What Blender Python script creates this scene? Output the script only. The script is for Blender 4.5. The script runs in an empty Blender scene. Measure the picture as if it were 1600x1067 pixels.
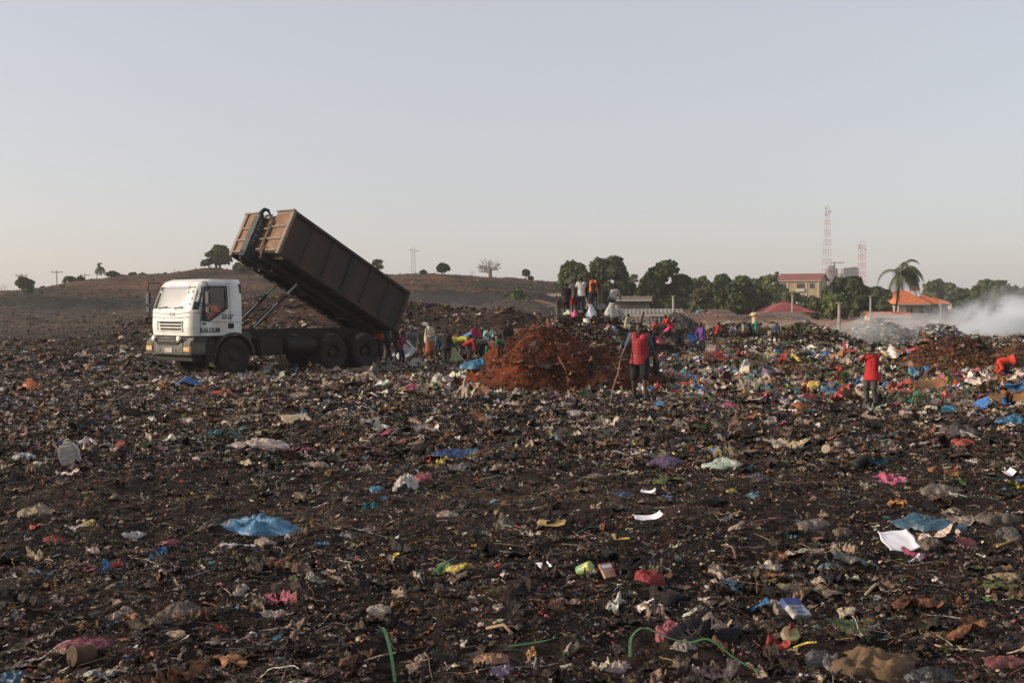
import bpy, bmesh, math, random
import numpy as np
from mathutils import Vector, Matrix, Euler
R = math.radians
rnd = random.Random(7)
SC = bpy.context.scene
COL = SC.collection

# ---------------------------------------------------------------- camera, sky, sun, exposure
F, CH, PITCH = 1750.0, 2.1, math.atan(55.5 / 1750.0)
cam_d = bpy.data.cameras.new('camera'); cam = bpy.data.objects.new('camera', cam_d); COL.objects.link(cam)
cam_d.sensor_width = 36.0; cam_d.lens = 36.0 * F / 1600.0
cam_d.clip_start = 0.1; cam_d.clip_end = 4000.0
cam.location = (0, 0, CH); cam.rotation_euler = (math.pi / 2 - PITCH, 0, 0)
SC.camera = cam
SUN_EL, SUN_AZ = R(19.0), R(187.0)          # azimuth measured from +X, anticlockwise: low sun on the left
sv = Vector((math.cos(SUN_AZ) * math.cos(SUN_EL), math.sin(SUN_AZ) * math.cos(SUN_EL), math.sin(SUN_EL)))
W = bpy.data.worlds.new('World'); SC.world = W; W.use_nodes = True
nt = W.node_tree; nt.nodes.clear()
sky = nt.nodes.new('ShaderNodeTexSky'); sky.sky_type = 'NISHITA'; sky.sun_disc = False
sky.sun_elevation = SUN_EL; sky.sun_rotation = math.atan2(sv.x, sv.y)
sky.air_density = 1.0; sky.dust_density = 1.7; sky.ozone_density = 1.0; sky.altitude = 0.0
hsv = nt.nodes.new('ShaderNodeHueSaturation'); hsv.inputs['Saturation'].default_value = 0.74
mx = nt.nodes.new('ShaderNodeMix'); mx.data_type = 'RGBA'
mx.inputs['Factor'].default_value = 0.40
mx.inputs['B'].default_value = (7.2, 6.95, 7.3, 1)
bg = nt.nodes.new('ShaderNodeBackground'); bg.inputs['Strength'].default_value = 0.13
wo = nt.nodes.new('ShaderNodeOutputWorld')
nt.links.new(sky.outputs[0], hsv.inputs['Color']); nt.links.new(hsv.outputs[0], mx.inputs['A'])
nt.links.new(mx.outputs['Result'], bg.inputs['Color']); nt.links.new(bg.outputs[0], wo.inputs[0])
sd = bpy.data.lights.new('sun', 'SUN'); sun = bpy.data.objects.new('sun', sd); COL.objects.link(sun)
sd.energy = 5.0; sd.angle = R(0.6); sd.color = (1.0, 0.84, 0.64)
sun.rotation_euler = sv.to_track_quat('Z', 'Y').to_euler(); sun.location = (-30, 0, 30)
SC.view_settings.view_transform = 'Standard'; SC.view_settings.look = 'None'
SC.view_settings.gamma = 1.0; SC.view_settings.exposure = 0.0; SC.view_settings.use_curve_mapping = False
SC.cycles.use_denoising = True; SC.cycles.volume_bounces = 3; SC.cycles.max_bounces = 6
SC.cycles.diffuse_bounces = 2; SC.cycles.glossy_bounces = 2; SC.cycles.transparent_max_bounces = 8
SC.cycles.volume_step_rate = 2.0; SC.cycles.volume_max_steps = 96

# ---------------------------------------------------------------- picture-to-place helper (only used to measure where things stand)
def ray(u, v):
    xc, yc = (u - 800) / F, -(v - 533.5) / F
    f = Vector((0, math.cos(PITCH), -math.sin(PITCH))); up = Vector((0, math.sin(PITCH), math.cos(PITCH)))
    return f + Vector((xc, 0, 0)) + up * yc
def at(u, v, Y):
    d = ray(u, v); return Vector((0, 0, CH)) + d * (Y / d.y)

# ---------------------------------------------------------------- noise
def _h(ix, iy, iz, seed):
    n = (ix.astype(np.int64) * 374761393 + iy.astype(np.int64) * 668265263 + iz.astype(np.int64) * 2147483647 % 1000003 * iz.astype(np.int64) + seed * 144269) & 0x7fffffff
    n = (n ^ (n >> 13)) * 1274126177 & 0x7fffffff
    n = (n ^ (n >> 15)) * 668265263 & 0x7fffffff
    return ((n ^ (n >> 16)) & 0xffff) / 65535.0 * 2 - 1
def vn2(x, y, seed=0):
    x = np.asarray(x, float); y = np.asarray(y, float)
    ix, iy = np.floor(x), np.floor(y); fx, fy = x - ix, y - iy
    fx = fx * fx * (3 - 2 * fx); fy = fy * fy * (3 - 2 * fy); z = np.zeros_like(ix)
    a = _h(ix, iy, z, seed); b = _h(ix + 1, iy, z, seed); c = _h(ix, iy + 1, z, seed); d = _h(ix + 1, iy + 1, z, seed)
    return (a * (1 - fx) + b * fx) * (1 - fy) + (c * (1 - fx) + d * fx) * fy
def fbm(x, y, seed=0, o=4):
    s = 0; a = 1; t = 0
    for i in range(o):
        s = s + a * vn2(x * 2 ** i + 17.3 * i, y * 2 ** i + 9.1 * i, seed + i); t += a; a *= .5
    return s / t
def sstep(a, b, x):
    t = np.clip((x - a) / (b - a), 0, 1); return t * t * (3 - 2 * t)

# ---------------------------------------------------------------- materials
def mat(name, col, rough=0.7, metal=0.0, noise=0.0, nscale=8.0, bump=0.0, bscale=30.0, attr=False, spec=0.3, col2=None, sheen=0.0, vstreak=False):
    m = bpy.data.materials.new(name); m.use_nodes = True; n = m.node_tree; p = n.nodes['Principled BSDF']
    p.inputs['Roughness'].default_value = rough; p.inputs['Metallic'].default_value = metal
    p.inputs['Specular IOR Level'].default_value = spec
    tc = n.nodes.new('ShaderNodeTexCoord')
    src = None
    if attr:
        a = n.nodes.new('ShaderNodeAttribute'); a.attribute_name = 'Col'; src = a.outputs['Color']
    if noise > 0 or col2:
        t = n.nodes.new('ShaderNodeTexNoise'); t.inputs['Scale'].default_value = nscale; t.inputs['Detail'].default_value = 6
        if vstreak:
            mp = n.nodes.new('ShaderNodeMapping'); mp.inputs['Scale'].default_value = (1, 1, .15)
            n.links.new(tc.outputs['Object'], mp.inputs[0]); n.links.new(mp.outputs[0], t.inputs['Vector'])
        else: n.links.new(tc.outputs['Object'], t.inputs['Vector'])
        cr = n.nodes.new('ShaderNodeValToRGB'); n.links.new(t.outputs['Fac'], cr.inputs[0])
        cr.color_ramp.elements[0].position = 0.36; cr.color_ramp.elements[1].position = 0.64
        if attr:
            cr.color_ramp.elements[0].color = (1 - noise,) * 3 + (1,); cr.color_ramp.elements[1].color = (1 + noise * .6,) * 3 + (1,)
            mm = n.nodes.new('ShaderNodeMix'); mm.data_type = 'RGBA'; mm.blend_type = 'MULTIPLY'; mm.inputs['Factor'].default_value = 1
            n.links.new(src, mm.inputs['A']); n.links.new(cr.outputs[0], mm.inputs['B']); src = mm.outputs['Result']
        else:
            c2 = col2 or tuple(c * (1 - noise) for c in col)
            cr.color_ramp.elements[0].color = tuple(c2) + (1,); cr.color_ramp.elements[1].color = tuple(col) + (1,)
            src = cr.outputs[0]
    if src is None: p.inputs['Base Color'].default_value = tuple(col) + (1,)
    else: n.links.new(src, p.inputs['Base Color'])
    if bump > 0:
        t2 = n.nodes.new('ShaderNodeTexNoise'); t2.inputs['Scale'].default_value = bscale; t2.inputs['Detail'].default_value = 5
        n.links.new(tc.outputs['Object'], t2.inputs['Vector'])
        b = n.nodes.new('ShaderNodeBump'); b.inputs['Strength'].default_value = bump; b.inputs['Distance'].default_value = 0.05
        n.links.new(t2.outputs['Fac'], b.inputs['Height']); n.links.new(b.outputs[0], p.inputs['Normal'])
    return m
_mc = {}
def cloth(c, rough=.85):
    k = ('cloth',) + tuple(round(x, 3) for x in c) + (rough,)
    if k not in _mc: _mc[k] = mat('cloth', c, rough, noise=.3, nscale=9, bump=.35, bscale=22)
    return _mc[k]
def plastic(c, rough=.45):
    k = ('pl',) + tuple(round(x, 3) for x in c) + (rough,)
    if k not in _mc: _mc[k] = mat('plastic', c, rough, noise=.35, nscale=14, bump=.3, bscale=30, spec=.5)
    return _mc[k]

# ---------------------------------------------------------------- objects
def tag(o, label=None, cat=None, group=None, kind=None):
    if label: o['label'] = label
    if cat: o['category'] = cat
    if group: o['group'] = group
    if kind: o['kind'] = kind
    return o
def empty(name, loc, rz=0.0, label=None, cat=None, group=None, rot=None):
    o = bpy.data.objects.new(name, None); COL.objects.link(o); o.location = loc
    o.rotation_euler = rot if rot else (0, 0, rz); o.empty_display_size = .2
    return tag(o, label, cat, group)
def link(name, me, m, parent=None, smooth=False):
    o = bpy.data.objects.new(name, me); COL.objects.link(o)
    if m is not None:
        me.materials.clear()
        for q in (m if isinstance(m, (list, tuple)) else [m]): me.materials.append(q)
    if smooth: me.polygons.foreach_set('use_smooth', [True] * len(me.polygons))
    if parent is not None: o.parent = parent
    return o
def np_mesh(name, V, Fc, C=None, smooth=False, smask=None):
    """V (n,3), Fc list of (m,k) int arrays, C (n,3) colours"""
    me = bpy.data.meshes.new(name); V = np.asarray(V, np.float32)
    me.vertices.add(len(V)); me.vertices.foreach_set('co', V.ravel())
    Fc = [np.asarray(f, np.int32) for f in Fc if len(f)]
    nl = sum(f.size for f in Fc); npoly = sum(len(f) for f in Fc)
    me.loops.add(nl); me.polygons.add(npoly)
    me.loops.foreach_set('vertex_index', np.concatenate([f.ravel() for f in Fc]))
    tot = np.concatenate([np.full(len(f), f.shape[1], np.int32) for f in Fc])
    st = np.concatenate([[0], np.cumsum(tot)[:-1]]).astype(np.int32)
    me.polygons.foreach_set('loop_start', st); me.polygons.foreach_set('loop_total', tot)
    if smooth: me.polygons.foreach_set('use_smooth', np.ones(npoly, bool))
    if C is not None:
        a = me.color_attributes.new('Col', 'FLOAT_COLOR', 'POINT')
        a.data.foreach_set('color', np.concatenate([np.asarray(C, np.float32), np.ones((len(V), 1), np.float32)], 1).ravel())
    me.update(calc_edges=True); me.validate()
    return me

class MB:
    def __init__(s): s.v = []; s.f = []
    def add(s, vs, fs):
        b = len(s.v); s.v += [tuple(p) for p in vs]; s.f += [tuple(i + b for i in f) for f in fs]; return s
    def box(s, x0, x1, y0, y1, z0, z1, M=None):
        P = [Vector(p) for p in ((x0,y0,z0),(x1,y0,z0),(x1,y1,z0),(x0,y1,z0),(x0,y0,z1),(x1,y0,z1),(x1,y1,z1),(x0,y1,z1))]
        if M: P = [M @ p for p in P]
        return s.add(P, [(3,2,1,0),(4,5,6,7),(0,1,5,4),(1,2,6,5),(2,3,7,6),(3,0,4,7)])
    def rings(s, rs, c0=True, c1=True, closed=True):
        n = len(rs[0]); V = [p for r in rs for p in r]; Fs = []
        for k in range(len(rs) - 1):
            for i in range(n if closed else n - 1):
                j = (i + 1) % n; Fs.append((k*n+i, k*n+j, (k+1)*n+j, (k+1)*n+i))
        if c0: Fs.append(tuple(range(n - 1, -1, -1)))
        if c1: Fs.append(tuple(range((len(rs)-1)*n, len(rs)*n)))
        return s.add(V, Fs)
    def cyl(s, p0, p1, r0, r1=None, n=16, c0=True, c1=True):
        r1 = r0 if r1 is None else r1; p0 = Vector(p0); p1 = Vector(p1); d = (p1 - p0).normalized()
        a = d.orthogonal().normalized(); b = d.cross(a)
        rs = [[p + (a * math.cos(t) + b * math.sin(t)) * r for t in [2*math.pi*i/n for i in range(n)]] for p, r in ((p0, r0), (p1, r1))]
        return s.rings(rs, c0, c1)
    def tube(s, path, r, n=6):
        path = [Vector(p) for p in path]; rs = []; a = None
        for i, p in enumerate(path):
            d = (path[min(i+1, len(path)-1)] - path[max(i-1, 0)]).normalized()
            a = d.orthogonal().normalized() if a is None else (a - d * a.dot(d)).normalized()
            b = d.cross(a); rr = r[i] if isinstance(r, (list, tuple)) else r
            rs.append([p + (a*math.cos(t) + b*math.sin(t)) * rr for t in [2*math.pi*k/n for k in range(n)]])
        return s.rings(rs)
    def lathe(s, prof, n=32, M=None):
        """prof: (r, h) pairs about local Z"""
        rs = []
        for r, h in prof:
            ring = [Vector((r*math.cos(2*math.pi*i/n), r*math.sin(2*math.pi*i/n), h)) for i in range(n)]
            rs.append([M @ p for p in ring] if M else ring)
        return s.rings(rs)
    def capsule(s, a, b, ra, rb, n=12, m=4):
        a = Vector(a); b = Vector(b); d = b - a
        d = d.normalized() if d.length > 1e-6 else Vector((0, 0, 1))
        x = d.orthogonal().normalized(); y = d.cross(x); rs = []
        for i in range(m + 1):
            t = -math.pi/2 + (math.pi/2)*i/m*0.999 + .001
            rs.append((a + d*ra*math.sin(t), ra*math.cos(t)))
        for i in range(m + 1):
            t = (math.pi/2)*i/m*.999; rs.append((b + d*rb*math.sin(t), rb*math.cos(t)))
        return s.rings([[p + (x*math.cos(t) + y*math.sin(t))*r for t in [2*math.pi*k/n for k in range(n)]] for p, r in rs])
    def ell(s, c, rx, ry, rz, M=None, n=16, m=10):
        rs = []
        for i in range(m + 1):
            t = -math.pi/2 + math.pi*i/m; t = max(min(t, math.pi/2-.02), -math.pi/2+.02)
            ring = [Vector((rx*math.cos(t)*math.cos(2*math.pi*k/n), ry*math.cos(t)*math.sin(2*math.pi*k/n), rz*math.sin(t))) for k in range(n)]
            rs.append([(M @ p if M else p) + Vector(c) for p in ring])
        return s.rings(rs)
    def prism(s, poly, axis, a, b):
        """poly in the plane across axis; axis 'y': (x,z); 'x': (y,z); 'z': (x,y)"""
        def P(p, h):
            return {'y': (p[0], h, p[1]), 'x': (h, p[0], p[1]), 'z': (p[0], p[1], h)}[axis]
        return s.rings([[P(p, a) for p in poly], [P(p, b) for p in poly]])
    def mesh(s, name='m', bevel=0.0, seg=2):
        me = bpy.data.meshes.new(name); me.from_pydata(s.v, [], s.f)
        bm = bmesh.new(); bm.from_mesh(me); bmesh.ops.recalc_face_normals(bm, faces=bm.faces)
        if bevel > 0:
            es = [e for e in bm.edges if len(e.link_faces) == 2 and e.calc_face_angle(0) > R(35)]
            bmesh.ops.bevel(bm, geom=es, offset=bevel, segments=seg, affect='EDGES', clamp_overlap=True)
        bm.to_mesh(me); bm.free(); return me
    def build(s, name, m, parent=None, bevel=0.0, smooth=False):
        return link(name, s.mesh(name, bevel), m, parent, smooth)

def evaluated(me, mods):
    o = bpy.data.objects.new('tmp', me); COL.objects.link(o); tmp = []
    for kind, kw in mods:
        md = o.modifiers.new('m', kind)
        for k, v in kw.items():
            if k == 'cutter':
                c = bpy.data.objects.new('cut', v); COL.objects.link(c); tmp.append(c); md.object = c
            else: setattr(md, k, v)
    dg = bpy.context.evaluated_depsgraph_get(); dg.update()
    out = bpy.data.meshes.new_from_object(o.evaluated_get(dg))
    for c in tmp + [o]: bpy.data.objects.remove(c)
    return out
def skinned(mb, vox, it=4, fac=.5):
    return evaluated(mb.mesh(), [('REMESH', dict(mode='VOXEL', voxel_size=vox)), ('SMOOTH', dict(factor=fac, iterations=it))])
def text_mesh(body, size, extrude=.003, bold=0.0, align='LEFT'):
    c = bpy.data.curves.new('t', 'FONT'); c.body = body; c.size = size; c.extrude = extrude; c.offset = bold; c.align_x = align
    o = bpy.data.objects.new('t', c); COL.objects.link(o); dg = bpy.context.evaluated_depsgraph_get(); dg.update()
    me = bpy.data.meshes.new_from_object(o.evaluated_get(dg)); bpy.data.objects.remove(o); return me

# ---------------------------------------------------------------- lie of the land
RIDGE_U = np.array([-400, 0, 100, 140, 200, 260, 330, 400, 500, 600, 700, 780, 870, 960, 1100, 1300, 2000.])
RIDGE_V = np.array([462, 461, 455, 444, 432, 428, 422, 424, 427, 430, 436, 440, 441, 462, 474, 476, 476.])
RIDGE_X = (RIDGE_U - 800) / F * 195; RIDGE_Z = CH + (478 - RIDGE_V) / F * 195
MND_U = np.array([-400, 60, 165, 250, 330, 430, 520, 640, 720, 800, 860, 920, 1000, 2000.])
MND_V = np.array([540, 540, 527, 492, 472, 460, 463, 473, 484, 489, 497, 515, 540, 540.])
MND_X = (MND_U - 800) / F * 57; MND_Z = np.maximum(CH + (478 - MND_V) / F * 57, 0)
def H0(x, y, fine=True):
    x = np.asarray(x, float); y = np.asarray(y, float)
    z = 0.10 * fbm(x / 5, y / 5, 1, 3) + .05 * fbm(x / 1.4, y / 1.4, 2, 3)
    z = z + .18 * sstep(28, 50, y) * fbm(x / 3.0, y / 3.0, 5, 3)
    # dark mound behind the truck
    mz = np.interp(x, MND_X, MND_Z)
    yy = y + 2.5 * fbm(x / 7, y / 9, 8, 3)
    prof = sstep(47, 56.5, yy) * (1 - sstep(58, 70, yy) * .75)
    z = z + mz * prof * (1 + .12 * fbm(x / 2.5, y / 2.5, 9, 4))
    # plain rising to the scarp and the hill behind (left and middle)
    k = 1 - sstep(4, 26, x + 0.0 * y - (y - 60) * .05)
    plain = np.interp(y, [0, 58, 75, 110, 150, 900], [0, 0, .3, .8, 1.6, 1.6]) * k
    rz = np.interp(x, RIDGE_X, RIDGE_Z) + .5 * fbm(x / 14, y / 14, 12, 4)
    sc = sstep(140, 149, y + 5 * fbm(x / 16, 0 * x, 13, 3))
    scz = (1.4 + .5 * fbm(x / 10, y / 30, 14, 2)) * np.clip((rz - 2) / 4, 0, 1) * k
    hill = plain + scz * sc + np.maximum(rz - plain - scz, 0) * sstep(148, 197, y) * (1 - .9 * sstep(205, 330, y))
    z = z + hill * sstep(60, 75, y) * 1.0
    z = z + (.5 * fbm(x / 6, y / 5, 15, 5) + .34 * np.abs(fbm(x / 9, y / 2.2, 17, 4))) * sstep(62, 90, y) * k
    z = z + 1.5 * np.maximum(fbm(x / 7, y / 8, 31, 3) + .15, 0) * sstep(-22, -12, x) * (1 - sstep(0, 8, x)) * sstep(66, 76, y) * (1 - sstep(96, 118, y))
    # right-hand side: ground drops away to the houses
    z = z - (1 - k) * 2.6 * sstep(61, 70, y) * (1 - sstep(150, 260, y) * .7) + .52 * sstep(3, 9, x) * sstep(33, 50, y + 1.5 * vn2(x / 4, y / 4, 19)) * (1 - sstep(57, 62, y))
    if fine:
        a = 1 - sstep(30, 90, y)
        q = fbm(x / .34, y / .34, 21, 4)
        z = z + a * (.055 * q + .035 * np.maximum(fbm(x / .09, y / .09, 25, 2), -.2)) + .03 * (1 - np.abs(fbm(x / .8, y / .5, 28, 3)) * 2)
    return z
# heaps: name -> (cx, cy, rx, ry, height, power, seed)
HEAPS = {}
def heap_z(hp, x, y):
    cx, cy, rx, ry, hh, pw, sd_ = hp
    dx, dy = (x - cx) / rx, (y - cy) / ry; r = np.sqrt(dx * dx + dy * dy)
    ang = np.arctan2(dy, dx)
    r = r * (1 + .13 * vn2(ang * 1.6 + 3.2 + sd_, 0 * ang + sd_, sd_) + .1 * fbm(x / 1.1, y / 1.1, sd_ + 3, 3))
    z = hh * np.clip(1 - r ** pw, -.25, 1)
    return z + (.13 * hh ** .5) * fbm(x / .8, y / .8, sd_ + 7, 4) * np.clip(1.3 - r, 0, 1)
def Hs(x, y):
    """ground height with every heap, scalar or array"""
    z = H0(x, y)
    for hp in HEAPS.values(): z = np.maximum(z, H0(x, y, False) * 0 + heap_z(hp, x, y))
    return z
def gz(x, y): return float(Hs(np.array([x]), np.array([y]))[0])
def place(u, v, zoff=0.0):
    """where the sight line through (u,v) meets the ground"""
    d = ray(u, v); t = np.geomspace(5.0, 230.0, 1500); X = d.x * t; Y = d.y * t; Z = CH + d.z * t
    g = Hs(X, Y) + zoff; k = np.argmax(Z <= g)
    if Z[k] > g[k]: k = len(t) - 1
    return Vector((float(X[k]), float(Y[k]), float(g[k] - zoff)))
# ---------------------------------------------------------------- heaps standing on the ground
HEAPS.update({
 'red': (0.75, 29.6, 2.05, 2.5, 1.60, 1.75, 3), 'red2': (2.35, 29.4, 1.95, 2.1, 1.02, 1.6, 4),
 'trash': (3.1, 45.2, 3.7, 3.4, 1.78, 1.9, 5), 'trash2': (-0.2, 46.8, 2.6, 1.9, 1.05, 1.6, 6),
 'grey': (7.7, 52.5, 2.6, 2.4, 1.75, 1.3, 7), 'mid': (10.6, 51.5, 3.4, 2.3, 1.35, 1.4, 8),
 'green': (12.6, 48.0, 3.0, 2.4, 1.32, 1.4, 9), 'burnt': (16.4, 50.0, 3.0, 2.6, 1.35, 1.4, 10),
 'burnt2': (19.2, 51.0, 2.8, 2.4, 1.25, 1.4, 11), 'brown': (14.6, 37.0, 2.2, 1.8, 1.12, 1.5, 12),
 'brown2': (18.0, 38.5, 2.2, 1.8, .98, 1.5, 13)})
_hz = heap_z
def heap_z(hp, x, y):
    cx, cy, rx, ry = hp[:4]
    return np.where(((x - cx) / rx) ** 2 + ((y - cy) / ry) ** 2 < 1.9, _hz(hp, x, y), -50.)

mat_ground = mat('ground_soil', (.03, .02, .016), .92, attr=True, noise=.45, nscale=7, bump=.9, bscale=26, spec=.15)
mat_heap = mat('heap_soil', (.1, .05, .03), .95, attr=True, noise=.5, nscale=6, bump=.9, bscale=20, spec=.1)

def ground_colour(x, y, z):
    n = x.shape; c = np.zeros(n + (3,))
    a = fbm(x / 1.2, y / .8, 41, 4)[..., None]; b = fbm(x / 4, y / 3, 44, 3)[..., None]
    c[:] = (.016, .010, .007)
    c = c + np.clip(a, 0, 1) * np.array((.040, .025, .016)) + np.clip(b, 0, 1) * np.array((.034, .022, .015))
    # pale ash by the path in the middle
    p = np.exp(-(((x - .9) / 1.5) ** 2 + ((y - 19.8) / 1.3) ** 2)) * np.clip(.6 + 1.2 * a[..., 0], 0, 1)
    c = c + p[..., None] * np.array((.14, .13, .115))
    # reddish spill round the red heap
    p = np.exp(-(((x - 1.6) / 3.6) ** 2 + ((y - 27.3) / 2.2) ** 2)) * np.clip(.5 + 1.1 * a[..., 0], 0, 1)
    c = c * (1 - .75 * p[..., None]) + p[..., None] * .75 * np.array((.17, .055, .022))
    # trodden earth in front of the truck
    p = np.exp(-(((x + 8) / 5) ** 2 + ((y - 28.5) / 1.6) ** 2)) * .6
    c = c * (1 - p[..., None]) + p[..., None] * np.array((.10, .068, .048))
    # mound behind the truck: brown rubble
    m = sstep(46, 50, y)[..., None]; r = np.clip(fbm(x / 3, y / 3, 51, 4) * .9 + .4, 0, 1)[..., None]
    c = c * (1 - m) + m * (np.array((.034, .026, .021)) * (1 - r) + r * np.array((.085, .045, .030)))
    # plain and hill
    m = sstep(66, 78, y)[..., None]; r = np.clip(fbm(x / 9, y / 7, 61, 4) + .5, 0, 1)[..., None]
    c = c * (1 - m) + m * (np.array((.038, .033, .029)) * (1 - r) + r * np.array((.085, .055, .040)))
    m = sstep(138, 141, y)[..., None]; c = c * (1 - m) + m * np.array((.026, .023, .020))  # burnt scarp band, with the bank's shadow put into its colour too
    m = sstep(149, 156, y + 6 * vn2(x / 9, y / 9, 66))[..., None]; r = np.clip(fbm(x / 12, y / 4, 67, 5) * 1.7 + .38, 0, 1)[..., None]
    c = c * (1 - m) + m * (np.array((.026, .023, .017)) * (1 - r) + r * np.array((.125, .056, .036)))
    k = (sstep(4, 26, x - (y - 60) * .05) * sstep(61, 66, y))[..., None]
    return c * (1 - k) + k * np.array((.11, .08, .055))

rows = np.concatenate([np.linspace(-30, 1.5, 26)[:-1], np.geomspace(1.5, 1000, 1500)])
NX = 760; uu = np.linspace(-1, 1, NX)
GX = uu[None, :] * (0.60 * np.maximum(rows, 0) + 6)[:, None]; GY = np.repeat(rows[:, None], NX, 1)
GZ = H0(GX, GY)
base = (np.arange(len(rows) - 1)[:, None] * NX + np.arange(NX - 1)[None, :]).ravel()
me = np_mesh('ground', np.stack([GX, GY, GZ], -1).reshape(-1, 3), [np.stack([base, base + 1, base + NX + 1, base + NX], 1)],
             ground_colour(GX, GY, GZ).reshape(-1, 3), smooth=True)
tag(link('ground', me, mat_ground), kind='structure')
del GX, GY, GZ

def heap_colour(key, x, y):
    a = np.clip(fbm(x / .5, y / .5, 71, 4) + .5, 0, 1)[..., None]
    A, B = {'red': ((.030, .009, .005), (.15, .036, .014)), 'red2': ((.024, .010, .007), (.10, .032, .016)),
            'brown': ((.035, .016, .009), (.15, .060, .026)), 'brown2': ((.035, .018, .011), (.13, .06, .03)),
            'grey': ((.04, .036, .034), (.10, .09, .085)), 'burnt': ((.10, .095, .09), (.30, .28, .26)),
            'burnt2': ((.08, .075, .07), (.24, .22, .21)), 'green': ((.022, .018, .014), (.07, .05, .035))}.get(key, ((.022, .018, .015), (.085, .06, .045)))
    return np.array(A) * (1 - a) + a * np.array(B)
HL = {'red': ('dirt_pile', 'large heap of rust red earth standing left of the man with the stick', 'dirt pile'),
      'red2': ('dirt_pile', 'low dark shoulder of red earth at the right foot of the large red heap', 'dirt pile'),
      'trash': ('garbage_heap', 'tall dark garbage heap with people and white sacks on its top', 'garbage heap'),
      'trash2': ('garbage_heap', 'low garbage heap seen just above the left slope of the red earth', 'garbage heap'),
      'grey': ('dirt_pile', 'grey dirt pile in front of the brown roofs behind the children in red', 'dirt pile'),
      'mid': ('garbage_heap', 'broad low garbage heap under the person in green trousers', 'garbage heap'),
      'green': ('garbage_heap', 'rounded garbage heap with green scraps in front of the large brown roof', 'garbage heap'),
      'burnt': ('ash_heap', 'smouldering pale ash heap left of the thick smoke', 'ash heap'),
      'burnt2': ('ash_heap', 'smouldering grey heap at the left foot of the smoke plume', 'ash heap'),
      'brown': ('dirt_pile', 'orange brown dirt pile below the smoke right of the boy in red', 'dirt pile'),
      'brown2': ('dirt_pile', 'low brown dirt pile at the right edge below the smoke', 'dirt pile')}
for key, hp in HEAPS.items():
    cx, cy, rx, ry, hh, pw, sd_ = hp
    nr, na = (110, 260) if key in ('red', 'red2', 'trash') else (60, 150)
    r = np.linspace(0, 1.30, nr); a = np.linspace(0, 2 * np.pi, na, endpoint=False)
    X = cx + rx * r[:, None] * np.cos(a)[None]; Y = cy + ry * r[:, None] * np.sin(a)[None]
    Z = _hz(hp, X, Y); 
    Z = Z + .05 * fbm(X / .16, Y / .16, sd_ + 90, 3) + .03 * np.maximum(vn2(X / .07, Y / .07, sd_ + 95), 0)
    Z = np.where(r[:, None] > 1.27, np.minimum(Z, H0(X, Y)) - .4, Z)
    Lz = X * 0; idx = np.arange(na)
    q = [(np.stack([i * na + idx, (i + 1) * na + idx, (i + 1) * na + (idx + 1) % na, i * na + (idx + 1) % na], 1)) for i in range(nr - 1)]
    org = np.array([cx, cy, gz(cx, cy) * 0])
    me = np_mesh(HL[key][0], np.stack([X, Y, Z], -1).reshape(-1, 3) - org, [np.concatenate(q)], heap_colour(key, X, Y).reshape(-1, 3), smooth=True)
    o = link(HL[key][0], me, mat_heap); o.location = org; tag(o, HL[key][1], HL[key][2])

# ---------------------------------------------------------------- the tipper truck
TR = R(49.0); T0 = Vector((-9.25, 34.42, 0.02))
TM = Matrix.Translation(T0) @ Matrix.Rotation(TR, 4, 'Z')
m_white = mat('cab_paint', (.70, .71, .69), .42, col2=(.50, .48, .44), nscale=2.6, vstreak=True, spec=.5, bump=.04, bscale=60)
m_dgrey = mat('dark_plastic', (.045, .05, .05), .6, noise=.3, nscale=6)
m_bump = mat('dusty_bumper', (.15, .14, .12), .7, noise=.45, nscale=5)
m_blk = mat('black_metal', (.018, .017, .016), .7, noise=.4, nscale=8)
m_tyre = mat('dusty_rubber', (.030, .025, .021), .9, noise=.5, nscale=5, bump=.4, bscale=30)
m_rim = mat('rim_paint', (.035, .027, .022), .7, noise=.4, nscale=9)
m_steel = mat('rod_steel', (.40, .40, .37), .35, .8)
m_chrome = mat('lamp_glass', (.75, .75, .7), .12, spec=.8)
m_amber = mat('lamp_amber', (.62, .40, .18), .3, noise=.3, nscale=12, spec=.6)
m_ink = mat('black_lettering', (.02, .022, .03), .6)
def glassmat(name, dust, tint, refl, rough, transp):
    m = bpy.data.materials.new(name); m.use_nodes = True; n = m.node_tree; n.nodes.clear()
    o = n.nodes.new('ShaderNodeOutputMaterial'); g = n.nodes.new('ShaderNodeBsdfGlossy'); g.inputs['Roughness'].default_value = rough
    t = n.nodes.new('ShaderNodeBsdfTransparent'); t.inputs[0].default_value = tint + (1,)
    d = n.nodes.new('ShaderNodeBsdfDiffuse'); d.inputs[0].default_value = dust + (1,)
    a = n.nodes.new('ShaderNodeMixShader'); a.inputs[0].default_value = refl; b = n.nodes.new('ShaderNodeMixShader'); b.inputs[0].default_value = transp
    n.links.new(d.outputs[0], a.inputs[1]); n.links.new(g.outputs[0], a.inputs[2])
    n.links.new(a.outputs[0], b.inputs[1]); n.links.new(t.outputs[0], b.inputs[2]); n.links.new(b.outputs[0], o.inputs[0]); return m
m_wind = glassmat('dusty_windscreen', (.50, .48, .43), (.9, .9, .9), .45, .18, .26)
m_side = glassmat('side_glass', (.05, .055, .05), (.8, .84, .82), .8, .03, .93)

truck = empty('dump_truck', T0, TR, 'white cab tipper truck on three axles with its bed raised, standing on the rubbish', 'truck')
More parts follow.
